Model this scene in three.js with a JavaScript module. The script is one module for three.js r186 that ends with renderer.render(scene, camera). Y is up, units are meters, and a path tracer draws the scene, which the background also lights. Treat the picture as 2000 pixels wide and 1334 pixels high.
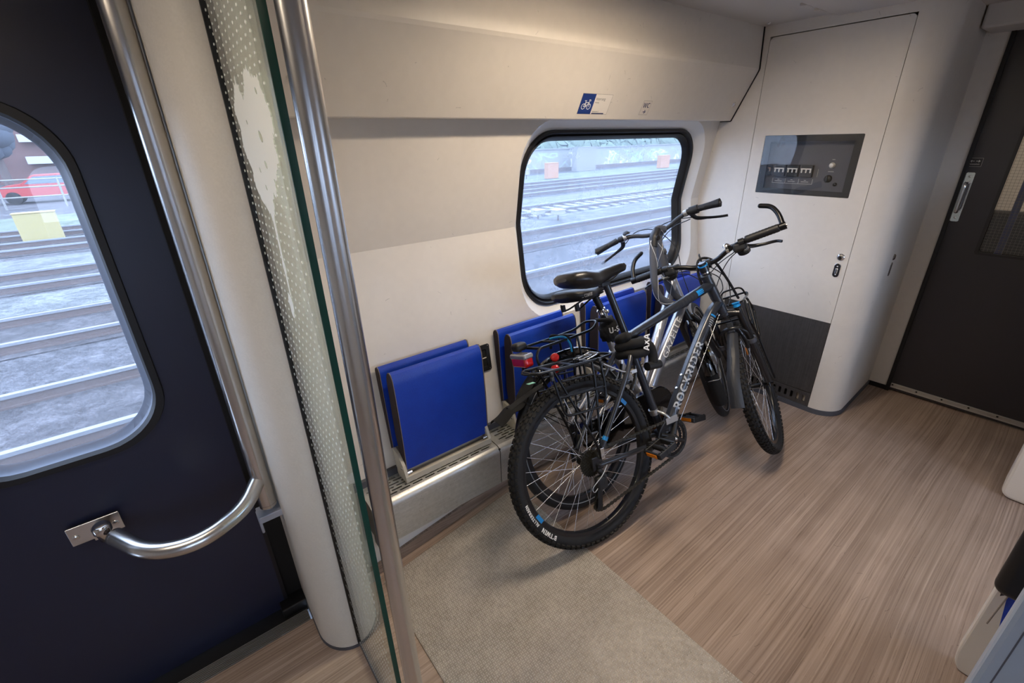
import * as THREE from 'three';
import { RoundedBoxGeometry } from 'three/addons/geometries/RoundedBoxGeometry.js';
import { mergeGeometries, toCreasedNormals } from 'three/addons/utils/BufferGeometryUtils.js';
import { FontLoader } from 'three/addons/loaders/FontLoader.js';
import { TextGeometry } from 'three/addons/geometries/TextGeometry.js';
import { RectAreaLightUniformsLib } from 'three/addons/lights/RectAreaLightUniformsLib.js';

// ---------------------------------------------------------------- camera, sky, exposure
const scene = new THREE.Scene();
const camera = new THREE.PerspectiveCamera(73.9, 2000 / 1334, 0.05, 400);
camera.position.set(0, 1.52, 0);
camera.quaternion.setFromRotationMatrix(new THREE.Matrix4().makeBasis(
  new THREE.Vector3(0.61921369, -0.02217663, -0.78490929),
  new THREE.Vector3(-0.30581436, 0.91386415, -0.26707656),
  new THREE.Vector3(0.72322332, 0.40541399, 0.55909527)));
const renderer = new THREE.WebGLRenderer({ antialias: true });
renderer.toneMapping = THREE.LinearToneMapping;
renderer.toneMappingExposure = 1.5;
renderer.shadowMap.enabled = true;
renderer.shadowMap.type = THREE.PCFSoftShadowMap;
RectAreaLightUniformsLib.init();
scene.background = new THREE.Color().setRGB(0.80, 1.02, 1.45);      // even overcast sky
scene.backgroundIntensity = 3.2;
const LAMP_COLOR = new THREE.Color().setRGB(1, 0.84, 0.65);
const LAMP_POWER = 19;

// ---------------------------------------------------------------- helpers
let seed = 12345;
const rnd = () => { seed = (seed * 1664525 + 1013904223) >>> 0; return seed / 4294967296; };
const rr = (a, b) => a + (b - a) * rnd();
const V = (x, y, z) => new THREE.Vector3(x, y, z);
const used = {};
function numbered(name) { const n = used[name] = (used[name] ?? -1) + 1; return n ? name + '_' + String(n).padStart(3, '0') : name; }
function clean(g) {
  const n = g.index ? g.toNonIndexed() : g;
  const o = new THREE.BufferGeometry();
  o.setAttribute('position', n.attributes.position);
  if (!n.attributes.normal) n.computeVertexNormals();
  o.setAttribute('normal', n.attributes.normal);
  o.setAttribute('uv', n.attributes.uv ?? new THREE.BufferAttribute(new Float32Array(n.attributes.position.count * 2), 2));
  return o;
}
const join = (gs) => Array.isArray(gs) ? (gs.length === 1 ? clean(gs[0]) : mergeGeometries(gs.map(clean))) : clean(gs);
function metreUV(g) {                                   // box-projected uv in metres
  const p = g.attributes.position, n = g.attributes.normal, uv = g.attributes.uv;
  for (let i = 0; i < p.count; i++) {
    const ax = Math.abs(n.getX(i)), ay = Math.abs(n.getY(i)), az = Math.abs(n.getZ(i));
    if (ay > 0.6) uv.setXY(i, p.getX(i), p.getZ(i));
    else if (ax >= az) uv.setXY(i, p.getZ(i), p.getY(i));
    else uv.setXY(i, p.getX(i), p.getY(i));
  }
  return g;
}
function obj(name, gs, mat, parent = scene) {
  const g = join(gs);
  if (mat.userData.metre) metreUV(g);
  const m = new THREE.Mesh(g, mat);
  m.name = parent === scene ? numbered(name) : name;
  m.castShadow = m.receiveShadow = true;
  parent.add(m);
  return m;
}
function tag(o, label, category, group) { o.userData.label = label; if (category) o.userData.category = category; if (group) o.userData.group = group; return o; }
function struct(o, label) { o.userData.kind = 'structure'; if (label) o.userData.label = label; return o; }
function thing(name, label, category, pos = [0, 0, 0], group) {
  const g = new THREE.Group(); g.name = numbered(name); g.position.set(...pos); scene.add(g);
  return tag(g, label, category, group);
}
function part(name, parent) { const g = new THREE.Group(); g.name = name; parent.add(g); return g; }
const box = (w, h, d, x = 0, y = 0, z = 0) => new THREE.BoxGeometry(w, h, d).translate(x, y, z);
const rbox = (w, h, d, r, x = 0, y = 0, z = 0, s = 2) => new RoundedBoxGeometry(w, h, d, s, Math.min(r, w / 2.01, h / 2.01, d / 2.01)).translate(x, y, z);
const span = (x0, x1, y0, y1, z0, z1, r = 0) => r ? rbox(x1 - x0, y1 - y0, z1 - z0, r, (x0 + x1) / 2, (y0 + y1) / 2, (z0 + z1) / 2) : box(x1 - x0, y1 - y0, z1 - z0, (x0 + x1) / 2, (y0 + y1) / 2, (z0 + z1) / 2);
const UP = V(0, 1, 0);
function cyl(a, b, r1, r2 = r1, n = 14, open = false) {
  const d = b.clone().sub(a), g = new THREE.CylinderGeometry(r2, r1, d.length(), n, 1, open);
  g.applyQuaternion(new THREE.Quaternion().setFromUnitVectors(UP, d.normalize()));
  return g.translate((a.x + b.x) / 2, (a.y + b.y) / 2, (a.z + b.z) / 2);
}
const ball = (p, r, sx = 1, sy = 1, sz = 1, n = 12) => new THREE.SphereGeometry(r, n, Math.ceil(n * 0.7)).scale(sx, sy, sz).translate(p.x, p.y, p.z);
function path(pts, rad) {                               // straight runs with rounded corners
  const cp = new THREE.CurvePath(); let last = pts[0];
  for (let i = 1; i < pts.length; i++) {
    if (i === pts.length - 1) { cp.add(new THREE.LineCurve3(last, pts[i])); break; }
    const a = pts[i].clone().sub(pts[i - 1]), b = pts[i + 1].clone().sub(pts[i]);
    const r = Math.min(rad, a.length() * 0.49, b.length() * 0.49);
    const p = pts[i].clone().sub(a.normalize().multiplyScalar(r)), q = pts[i].clone().add(b.normalize().multiplyScalar(r));
    cp.add(new THREE.LineCurve3(last, p)); cp.add(new THREE.QuadraticBezierCurve3(p, pts[i], q)); last = q;
  }
  return cp;
}
function bent(pts, r, rad = 0.03, seg = 40, n = 8, caps = true) {
  const g = [new THREE.TubeGeometry(path(pts, rad), seg, r, n, false)];
  if (caps) g.push(ball(pts[0], r, 1, 1, 1, 8), ball(pts[pts.length - 1], r, 1, 1, 1, 8));
  return join(g);
}
function smooth(pts, r, seg = 40, n = 8, closed = false, caps = true) {
  const c = new THREE.CatmullRomCurve3(pts, closed, 'centripetal');
  const g = [new THREE.TubeGeometry(c, seg, r, n, closed)];
  if (caps && !closed) g.push(ball(pts[0], r, 1, 1, 1, 8), ball(pts[pts.length - 1], r, 1, 1, 1, 8));
  return join(g);
}
function taper(pts, radii, seg = 30, n = 16, flat = [1, 1]) {       // swept tube of varying, possibly oval section
  const c = new THREE.CatmullRomCurve3(pts, false, 'centripetal'), fr = c.computeFrenetFrames(seg, false);
  const pos = [], idx = [], uvs = [];
  const rad = (t) => { const k = t * (radii.length - 1), i = Math.min(Math.floor(k), radii.length - 2), f = k - i; return radii[i] * (1 - f) + radii[i + 1] * f; };
  for (let i = 0; i <= seg; i++) {
    const t = i / seg, p = c.getPointAt(t), r = rad(t), N = fr.normals[i], B = fr.binormals[i];
    for (let j = 0; j <= n; j++) {
      const a = j / n * Math.PI * 2, q = p.clone().addScaledVector(N, Math.cos(a) * r * flat[0]).addScaledVector(B, Math.sin(a) * r * flat[1]);
      pos.push(q.x, q.y, q.z); uvs.push(j / n, t);
    }
  }
  for (let i = 0; i < seg; i++) for (let j = 0; j < n; j++) { const a = i * (n + 1) + j, b = a + n + 1; idx.push(a, b, a + 1, b, b + 1, a + 1); }
  const s = pos.length / 3; [0, seg].forEach((i, e) => {
    const p = c.getPointAt(i / seg); pos.push(p.x, p.y, p.z); uvs.push(0, 0); const k = pos.length / 3 - 1;
    for (let j = 0; j < n; j++) { const a = i * (n + 1) + j; e ? idx.push(k, a, a + 1) : idx.push(k, a + 1, a); }
  });
  const g = new THREE.BufferGeometry(); g.setIndex(idx);
  g.setAttribute('position', new THREE.Float32BufferAttribute(pos, 3)); g.setAttribute('uv', new THREE.Float32BufferAttribute(uvs, 2));
  g.computeVertexNormals();
  return toCreasedNormals(g, 0.9);
}
const lathe = (pts, n = 32) => new THREE.LatheGeometry(pts.map(([r, y]) => new THREE.Vector2(r, y)), n);
const lathX = (pts, n = 32) => lathe(pts, n).rotateZ(-Math.PI / 2);   // axis along +x
function rrect(x0, x1, y0, y1, r, Type = THREE.Shape) {
  const s = new Type();
  s.moveTo(x0 + r, y0); s.lineTo(x1 - r, y0); s.absarc(x1 - r, y0 + r, r, -Math.PI / 2, 0);
  s.lineTo(x1, y1 - r); s.absarc(x1 - r, y1 - r, r, 0, Math.PI / 2); s.lineTo(x0 + r, y1); s.absarc(x0 + r, y1 - r, r, Math.PI / 2, Math.PI);
  s.lineTo(x0, y0 + r); s.absarc(x0 + r, y0 + r, r, Math.PI, Math.PI * 1.5); return s;
}
const extrude = (shape, depth, bevel = 0, curve = 8) => new THREE.ExtrudeGeometry(shape, { depth, curveSegments: curve, bevelEnabled: bevel > 0, bevelSize: bevel, bevelThickness: bevel, bevelSegments: 2 });
const poly = (pts) => new THREE.Shape(pts.map(([x, y]) => new THREE.Vector2(x, y)));
// rounded outline (z, y) as a list of points
function outline(z0, z1, y0, y1, r, n = 8) {
  const out = [], C = [[z1 - r, y0 + r, -90], [z1 - r, y1 - r, 0], [z0 + r, y1 - r, 90], [z0 + r, y0 + r, 180]];
  for (const [cz, cy, a0] of C) for (let k = 0; k <= n; k++) { const a = (a0 + 90 * k / n) * Math.PI / 180; out.push([cz + r * Math.cos(a), cy + r * Math.sin(a)]); }
  return out;
}
// refine an outline so that it follows a bent wall
function refine(pts, step = 0.04) {
  const out = [];
  pts.forEach((p, i) => { const q = pts[(i + 1) % pts.length], d = Math.hypot(q[0] - p[0], q[1] - p[1]), n = Math.max(1, Math.ceil(d / step)); for (let k = 0; k < n; k++) out.push([p[0] + (q[0] - p[0]) * k / n, p[1] + (q[1] - p[1]) * k / n]); });
  return out;
}
// strip between two matching outlines; each is a list of Vector3
function loft(rings, closed = true) {
  const pos = [], idx = [], n = rings[0].length;
  rings.forEach((r) => r.forEach((p) => pos.push(p.x, p.y, p.z)));
  for (let k = 0; k < rings.length - 1; k++) for (let i = 0; i < (closed ? n : n - 1); i++) { const j = (i + 1) % n, a = k * n + i, b = k * n + j, c = a + n, d = b + n; idx.push(a, b, c, b, d, c); }
  const g = new THREE.BufferGeometry(); g.setAttribute('position', new THREE.Float32BufferAttribute(pos, 3)); g.setIndex(idx); g.computeVertexNormals();
  return toCreasedNormals(g, 0.6);
}

// ---------------------------------------------------------------- textures
function noise2(w, h, cells, cellsY = cells) {                      // tileable value noise
  const g = []; for (let i = 0; i < cells * cellsY; i++) g.push(rnd());
  const s = (t) => t * t * (3 - 2 * t);
  return (x, y) => {
    const fx = x / w * cells, fy = y / h * cellsY, x0 = Math.floor(fx), y0 = Math.floor(fy), tx = s(fx - x0), ty = s(fy - y0);
    const q = (a, b) => g[((b % cellsY + cellsY) % cellsY) * cells + ((a % cells + cells) % cells)];
    return (q(x0, y0) * (1 - tx) + q(x0 + 1, y0) * tx) * (1 - ty) + (q(x0, y0 + 1) * (1 - tx) + q(x0 + 1, y0 + 1) * tx) * ty;
  };
}
function dataTex(w, h, fn, srgb = true, metresX = 1, metresY = 1) {
  const d = new Uint8Array(w * h * 4);
  for (let y = 0; y < h; y++) for (let x = 0; x < w; x++) { const c = fn(x, y), i = (y * w + x) * 4; d[i] = c[0]; d[i + 1] = c[1]; d[i + 2] = c[2]; d[i + 3] = 255; }
  const t = new THREE.DataTexture(d, w, h); t.wrapS = t.wrapT = THREE.RepeatWrapping; t.magFilter = THREE.LinearFilter; t.minFilter = THREE.LinearMipmapLinearFilter; t.generateMipmaps = true;
  if (srgb) t.colorSpace = THREE.SRGBColorSpace;
  t.repeat.set(1 / metresX, 1 / metresY); t.needsUpdate = true; return t;
}
function canvasTex(w, h, draw, srgb = true) {
  const c = document.createElement('canvas'); c.width = w; c.height = h; draw(c.getContext('2d'), w, h);
  const t = new THREE.CanvasTexture(c); if (srgb) t.colorSpace = THREE.SRGBColorSpace; t.magFilter = THREE.LinearFilter; return t;
}
const clamp = (v) => Math.max(0, Math.min(255, v));
const M = {};
const std = (o) => new THREE.MeshStandardMaterial(o);
const phy = (o) => new THREE.MeshPhysicalMaterial(o);
const metre = (m) => { m.userData.metre = true; return m; };
{ // cream coated panels: faint mottling, small scuffs
  const a = noise2(1024, 1024, 64), b = noise2(1024, 1024, 9), sc = new Float32Array(1024 * 1024);
  for (let k = 0; k < 46; k++) { let x = rr(0, 1024), y = rr(0, 1024), an = rr(0, 6.3), L = rr(3, 16), da = rr(-0.1, 0.1); for (let i = 0; i < L; i++) { x += Math.cos(an); y += Math.sin(an); an += da; sc[(Math.floor(y) & 1023) * 1024 + (Math.floor(x) & 1023)] = rr(0.15, 0.7); } }
  const f = (c) => (x, y) => { const n = (a(x, y) - 0.5) * 3 + (b(x, y) - 0.5) * 4, s = 1 - 0.5 * sc[y * 1024 + x]; return c.map((v) => clamp((v + n) * s)); };
  const t = dataTex(1024, 1024, f([219, 213, 204]), true, 1.3, 1.3);
  M.cream = metre(std({ map: t, roughness: 0.42 }));
  M.creamPlain = std({ color: 0xdad3c9, roughness: 0.45 });
  M.ceil = std({ color: 0xcbc6c0, roughness: 0.6 });
  M.white = std({ color: 0xe2e1de, roughness: 0.4 });
  const st = noise2(512, 512, 180), sp = noise2(512, 512, 24);
  M.shell = metre(std({ map: dataTex(512, 512, (x, y) => { const n = (st(x, y) - 0.5) * 6 + (sp(x, y) - 0.5) * 3; return [clamp(214 + n), clamp(209 + n), clamp(199 + n)]; }, true, 0.5, 0.5), roughness: 0.5 }));
}
{ // wood-print vinyl: grain runs along v
  const W = 1024, H = 2048, c1 = noise2(W, H, 46, 2), c2 = noise2(W, H, 170, 3), c3 = noise2(W, H, 430, 5), c4 = noise2(W, H, 9, 2), warp = noise2(W, H, 4, 3), tick = noise2(W, H, 512, 14), dirt = noise2(W, H, 14, 20);
  const marks = new Float32Array(W * H);
  for (let k = 0; k < 26; k++) { let x = rr(0, W), y = rr(0, H), an = rr(0, 6.3), L = rr(6, 40), da = rr(-0.05, 0.05); for (let i = 0; i < L; i++) { x += Math.cos(an); y += Math.sin(an) * 1.3; an += da; marks[((Math.floor(y) + H) % H) * W + (Math.floor(x) + W) % W] = rr(0.3, 0.8); } }
  for (let k = 0; k < 160; k++) marks[Math.floor(rnd() * H) * W + Math.floor(rnd() * W)] = rr(0.3, 0.8);
  const val = (x, y) => { const xx = x + (warp(x, y) - 0.5) * 26; return (c1(xx, y) - 0.5) * 17 + (c2(xx, y) - 0.5) * 26 + (c3(xx, y) - 0.5) * 26 + (c4(x, y) - 0.5) * 8 - (tick(xx, y) > 0.83 ? 16 : 0); };
  const t = dataTex(W, H, (x, y) => { const v = val(x, y), g = (dirt(x, y) - 0.5) * 9, m = 1 - marks[y * W + x]; return [clamp((155 + v + g) * m), clamp((135 + v * 0.97 + g) * m), clamp((121 + v * 0.94 + g) * m)]; }, true, 0.85, 1.9);
  const r = dataTex(256, 512, (x, y) => { const g = 118 + (c4(x * 4, y * 4) - 0.5) * 50 + (c2(x * 4, y * 4) - 0.5) * 20; return [g, g, g]; }, false, 0.85, 1.9);
  M.vinylUp = metre(std({ map: (() => { const q = t.clone(); q.rotation = Math.PI / 2; q.repeat.set(1 / 1.9, 1 / 0.85); q.needsUpdate = true; return q; })(), roughness: 0.5 }));
  M.vinyl = metre(std({ map: t, roughnessMap: r, roughness: 0.95 }));
}
{ // studded ramp sheet: pairs of small lozenges, alternately turned
  const W = 2048, H = 1024, mm = W / 1.46, cell = 0.0123 * mm, dirtA = noise2(W, H, 22, 11), dirtB = noise2(W, H, 160, 80), spots = new Float32Array(W * H);
  for (let k = 0; k < 90; k++) { const x0 = rr(0, W), y0 = rr(0, H), s = rr(1, 3.4); for (let i = 0; i < s * 6; i++) { const x = Math.floor(x0 + rr(-s, s)), y = Math.floor(y0 + rr(-s, s)); if (x > 0 && y > 0 && x < W && y < H) spots[y * W + x] = 0.55; } }
  const stud = (x, y) => {
    const i = Math.floor(x / cell), j = Math.floor(y / cell); let u = x / cell - i - 0.5, v = y / cell - j - 0.5; if ((i + j) & 1) [u, v] = [v, u];
    let h = 0; for (const o of [-0.25, 0.25]) { const a = u / 0.36, b = (v - o) / 0.13, d = a * a + b * b; if (d < 1) h = Math.max(h, 1 - d * d); } return h;
  };
  const t = dataTex(W, H, (x, y) => { const s = stud(x, y), d = (dirtA(x, y) - 0.5) * 14 + (dirtB(x, y) - 0.5) * 22, k = 1 - spots[y * W + x]; const b = 152 + s * 46 + d * (1 - s * 0.5); return [clamp(b * k), clamp((b - 9) * k), clamp((b - 19) * k)]; }, true, 1.46, 0.73);
  const bm = dataTex(W, H, (x, y) => { const s = stud(x, y) * 235; return [s, s, s]; }, false, 1.46, 0.73);
  M.studs = std({ map: t, bumpMap: bm, bumpScale: 0.0014, roughness: 0.42 });
}
{ // brushed steel
  const a = noise2(512, 512, 8, 256), b = noise2(512, 512, 60, 60), sp = noise2(512, 512, 200, 200);
  M.steel = metre(std({ map: dataTex(512, 512, (x, y) => { const v = 206 + (a(x, y) - 0.5) * 14 + (b(x, y) - 0.5) * 10 - (sp(x, y) > 0.93 ? 50 : 0); return [v, v, v - 3]; }, true, 0.6, 0.6), metalness: 0.85, roughness: 0.42 }));
  M.plate = metre(std({ map: dataTex(512, 512, (x, y) => { const v = 92 + (a(y, x) - 0.5) * 12 + (b(x, y) - 0.5) * 5; return [v, v - 3, v - 4]; }, true, 0.7, 0.7), metalness: 0.6, roughness: 0.45 }));
}
M.tubeSteel = std({ color: 0xd2d1cf, metalness: 1, roughness: 0.26 });
M.chrome = std({ color: 0xd8d8da, metalness: 1, roughness: 0.16 });
M.alu = std({ color: 0xb9b8b6, metalness: 0.9, roughness: 0.38 });
M.navy = std({ color: 0x1e2238, roughness: 0.36 });
M.darkDoor = std({ color: 0x272429, roughness: 0.42 });
M.rubber = std({ color: 0x0d0d10, roughness: 0.5 });
M.rubberGrey = std({ color: 0x4e5058, roughness: 0.6 });
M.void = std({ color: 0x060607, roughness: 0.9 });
M.blackGap = std({ color: 0x0a0a0c, roughness: 0.8 });
{
  const g = noise2(512, 512, 220), h = noise2(512, 512, 12);
  M.leather = metre(std({ map: dataTex(512, 512, (x, y) => { const n = (g(x, y) - 0.5) * 12 + (h(x, y) - 0.5) * 8; return [clamp(12 + n * 0.4), clamp(56 + n * 0.7), clamp(164 + n)]; }, true, 0.4, 0.4), bumpMap: dataTex(512, 512, (x, y) => { const v = g(x, y) * 255; return [v, v, v]; }, false, 0.4, 0.4), bumpScale: 0.0003, roughness: 0.4 }));
}
M.sideFabric = std({ color: 0x2e242b, roughness: 0.85 });
M.piping = std({ color: 0x8a8078, roughness: 0.7 });
M.bracket = std({ color: 0xbdb7aa, roughness: 0.42 });
M.glass = phy({ color: 0xffffff, roughness: 0.0, transmission: 1, thickness: 0, ior: 1.5 });
M.glassDark = phy({ color: 0xffffff, roughness: 0.02, transmission: 1, thickness: 0, ior: 1.5 });
M.greenEdge = std({ color: 0x1b4d40, roughness: 0.25 });
M.black = std({ color: 0x0c0c0e, roughness: 0.45 });
M.plastic = std({ color: 0x17181b, roughness: 0.5 });
const font = await new FontLoader().loadAsync('fonts/droid/droid_sans_bold.typeface.json');
const fontReg = await new FontLoader().loadAsync('fonts/droid/droid_sans_regular.typeface.json');
function textGeo(str, size, depth = 0.0006, f = font) {
  const g = new TextGeometry(str, { font: f, size, depth, curveSegments: 4, bevelEnabled: false }); g.computeBoundingBox(); return g;
}

// ================================================================ THE SETTING
const LOW = -0.10, TOP = 2.03;
const wx = (y) => y < 1.16 ? -1.636 + 0.147 * (1.16 - y) : -1.636 + 0.162 * (y - 1.16);
function prism(pts, y0, y1, bevel = 0) {                 // plan outline (x, z) raised from y0 to y1
  const g = extrude(poly(pts.map(([x, z]) => [x, -z])), y1 - y0 - bevel * 2, bevel, 8);
  return g.rotateX(-Math.PI / 2).translate(0, y0 + bevel, 0);
}
function runZ(pts, z0, z1) {                             // profile (x, y) swept along z
  return extrude(poly(pts), Math.abs(z1 - z0), 0).translate(0, 0, Math.min(z0, z1));
}
function profilePanel(z0, z1, y0, y1, hole, prof, split, thick) {
  const n = hole ? hole.length / 4 : 0, out = [];
  const shapes = [];
  if (hole) {
    const lower = [...hole.slice(3 * n), ...hole.slice(0, n)], upper = hole.slice(n, 3 * n).reverse();
    const hz0 = Math.min(...hole.map((p) => p[0])), hz1 = Math.max(...hole.map((p) => p[0]));
    shapes.push([[z0, y0], [z1, y0], [z1, split], [hz1, split], ...lower.slice().reverse(), [hz0, split], [z0, split]]);
    shapes.push([[z0, split], [hz0, split], ...upper, [hz1, split], [z1, split], [z1, y1], [z0, y1]]);
  } else { shapes.push([[z0, y0], [z1, y0], [z1, split], [z0, split]], [[z0, split], [z1, split], [z1, y1], [z0, y1]]); }
  for (const s of shapes) {
    const g = extrude(poly(s), thick, 0).toNonIndexed(), p = g.attributes.position;
    for (let i = 0; i < p.count; i++) { const X = p.getX(i), Y = p.getY(i), Z = p.getZ(i); p.setXYZ(i, prof(Y) - Z, Y, X); }
    g.computeVertexNormals(); out.push(g);
  }
  return out;
}
const ring = (pts, prof, off) => pts.map(([z, y]) => V(prof(y) - off, y, z));
function bentWindow(name, label, z0, z1, y0, y1, r, prof, o) {        // reveal, rubber and pane in a bent wall
  const w = new THREE.Group(); w.name = name; scene.add(w); struct(w, label);
  const at = (d, rad) => refine(outline(z0 + d, z1 - d, y0 + d, y1 - d, rad), 0.03);
  const mk = (list) => { const rs = list.map(([d, off, rad]) => ring(resample(at(d, rad), 160, z0, y0), prof, off)); return loft(rs); };
  if (o.reveal) obj('reveal', mk(o.reveal), o.revealMat ?? M.white, w);
  obj('gasket', mk(o.gasket), M.rubber, w);
  if (o.inner) obj('inner_seal', mk(o.inner), o.innerMat ?? M.rubberGrey, w);
  const d = o.pane[0], po = resample(at(d, o.pane[2]), 160, z0, y0), half = [po.filter((p) => p[1] <= o.split), po.filter((p) => p[1] > o.split)];
  const zl = z0 + d, zr = z1 - d, gs = [];
  for (const [k, pts] of half.entries()) {
    const c = pts.slice().sort((a, b) => Math.atan2(a[1] - (k ? y1 : y0) , a[0] - (z0 + z1) / 2) - Math.atan2(b[1] - (k ? y1 : y0), b[0] - (z0 + z1) / 2));
    const mid = [(zl + zr) / 2, o.split], poly2 = [...pts]; poly2.push([zl, o.split], [zr, o.split]);
    const cc = [mid[0], o.split + (k ? 0.2 : -0.2)];
    poly2.sort((a, b) => Math.atan2(a[1] - cc[1], a[0] - cc[0]) - Math.atan2(b[1] - cc[1], b[0] - cc[0]));
    const g = new THREE.ShapeGeometry(poly(poly2)).toNonIndexed(), p = g.attributes.position;
    for (let i = 0; i < p.count; i++) { const X = p.getX(i), Y = p.getY(i); p.setXYZ(i, prof(Y) - o.pane[1], Y, X); }
    g.computeVertexNormals(); gs.push(g);
  }
  const pane = obj('pane', gs, M.glass, w);
  if (o.film) { const g = join(gs.map((q) => q.clone().translate(-0.004, 0, 0))); const p = g.attributes.position; for (let i = 0; i < p.count; i++) g.attributes.uv.setXY(i, p.getZ(i), p.getY(i)); obj('dirt_film', g, o.film, w); }
  return w;
}
function resample(pts, n) {                              // n points at equal steps, always starting at the same corner
  const L = [0]; for (let i = 0; i < pts.length; i++) { const a = pts[i], b = pts[(i + 1) % pts.length]; L.push(L[i] + Math.hypot(b[0] - a[0], b[1] - a[1])); }
  const out = []; let k = 0;
  for (let i = 0; i < n; i++) { const s = L[pts.length] * i / n; while (L[k + 1] < s) k++; const a = pts[k], b = pts[(k + 1) % pts.length], f = (s - L[k]) / Math.max(1e-9, L[k + 1] - L[k]); out.push([a[0] + (b[0] - a[0]) * f, a[1] + (b[1] - a[1]) * f]); }
  return out;
}

// ---- floors
struct(obj('floor', [span(-1.52, 1.3, -0.06, 0, -3.6, -1.04), span(-1.375, 1.3, -0.16, LOW, -0.36, 2.4), span(-0.6, 0.4, -0.06, 0, -6, -3.6)], M.vinyl), 'wood-print vinyl floor of the bicycle bay and vestibule');
{
  const ramp = runZ([[-1.04, -0.2], [-0.36, -0.2], [-0.36, LOW], [-1.04, 0]].map(([z, y]) => [z, y]), 0, 1);     // profile drawn in (z, y)
  const g = extrude(poly([[-1.04, -0.2], [-0.36, -0.2], [-0.36, LOW], [-1.04, 0]]), 2.82, 0), p = g.attributes.position;
  for (let i = 0; i < p.count; i++) { const z = p.getX(i), y = p.getY(i), d = p.getZ(i); p.setXYZ(i, -1.52 + d, y, z); }
  const n = g.toNonIndexed(); n.computeVertexNormals();
  const m = n.attributes.position; for (let i = 0; i < m.count; i += 3) { const x1 = m.getX(i), y1 = m.getY(i), z1 = m.getZ(i); m.setXYZ(i, m.getX(i + 1), m.getY(i + 1), m.getZ(i + 1)); m.setXYZ(i + 1, x1, y1, z1); }
  n.computeVertexNormals();
  const r = obj('floor', n, M.vinyl); r.name = 'floor_ramp'; struct(r, 'short vinyl ramp up from the vestibule to the bicycle bay');
  // studded sheet lying on the ramp
  const L = Math.hypot(0.68, 0.1), sh = rrect(-1.35, 1.05, 0, L, 0.012), s = extrude(sh, 0.003, 0.001, 4);
  s.rotateX(-Math.PI / 2 + Math.atan2(0.1, 0.68)).translate(0, LOW + 0.001, -0.36);
  const mat = obj('floor', s, M.studs); mat.name = 'ramp_sheet';
  const uv = mat.geometry.attributes.uv, pp = mat.geometry.attributes.position; for (let i = 0; i < pp.count; i++) uv.setXY(i, pp.getX(i), pp.getZ(i));
  tag(mat, 'beige studded non-slip sheet on the floor ramp', 'mat');
}
// ---- left wall, duct, skirting
const winHole = outline(-2.706, -1.298, 0.70, 1.60, 0.19);
struct(obj('wall_left', profilePanel(-2.80, -0.30, -0.1, 1.66, winHole, wx, 1.16, 0.02), M.cream), 'cream side wall bent at elbow height');
const filmTex = (() => {
  const a = noise2(512, 512, 30), b = noise2(512, 512, 120), c = noise2(512, 512, 8);
  return dataTex(512, 512, (x, y) => { const v = clamp(84 + (a(x, y) - 0.5) * 10 + (b(x, y) - 0.5) * 12 + (c(x, y) - 0.5) * 22); return [v, v, v]; }, false, 0.9, 0.9);
})();
const film = phy({ color: 0xbcc8d8, roughness: 1, transmission: 0.6, thickness: 0, alphaMap: filmTex, transparent: true });
bentWindow('window_1', 'rounded train window with black rubber gasket behind the bicycles', -2.706, -1.298, 0.70, 1.60, 0.19, wx, {
  split: 1.16,
  reveal: [[0, 0, 0.19], [0.004, 0.004, 0.19], [0.038, 0.046, 0.175], [0.045, 0.05, 0.17]],
  gasket: [[0.042, 0.048, 0.17], [0.046, 0.038, 0.17], [0.056, 0.038, 0.165], [0.06, 0.05, 0.16], [0.064, 0.056, 0.16], [0.07, 0.05, 0.155], [0.078, 0.056, 0.15], [0.088, 0.082, 0.14]],
  pane: [0.086, 0.078, 0.14], film });
{
  const prof = [[-1.70, 1.593], [-1.50, 1.593], [-1.497, 1.596], [-1.387, 1.828], [-1.384, 1.84], [-1.395, TOP], [-1.70, TOP]];
  struct(obj('trim', runZ(prof, -2.784, -0.30), M.cream), 'cream overhead duct running above the window').name = 'trim_1';
  struct(obj('trim', runZ([[-1.56, 1.5885], [-1.4985, 1.5885], [-1.494, 1.592], [-1.3825, 1.828], [-1.379, 1.841], [-1.390, TOP - 0.001], [-1.56, TOP - 0.001]], -2.789, -2.7835), M.blackGap), 'black rubber rim on the end of the overhead duct').name = 'trim_2';  // rim stands slightly proud as the rubber edge of the duct end
}
struct(obj('trim', [span(-1.530, -1.493, 0.262, 0.296, -2.79, -0.31)], M.rubberGrey), 'grey strip along the wall above the heater').name = 'trim_3';
struct(obj('baseboard_left', [span(-1.50, -1.405, -0.1, 0.1, -2.79, -0.31)], M.white), 'pale skirting board under the heater');
{ const yf = (z) => z < -1.04 ? 0 : z > -0.36 ? LOW : (-(z + 1.04)) * 0.147, g = extrude(poly([[-2.79, -0.02], [-1.04, -0.02], [-0.36, LOW - 0.02], [-0.315, LOW - 0.02], [-0.315, LOW + 0.055], [-0.36, LOW + 0.055], [-1.04, 0.055], [-2.79, 0.055]]), 0.012, 0), p = g.attributes.position;
  for (let i = 0; i < p.count; i++) p.setXYZ(i, -1.3925 - p.getZ(i), p.getY(i), p.getX(i));
  const n = g.toNonIndexed(); n.computeVertexNormals(); struct(obj('baseboard_left', n, M.vinylUp), 'wood-print vinyl turned up along the wall').name = 'baseboard_vinyl'; }
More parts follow.
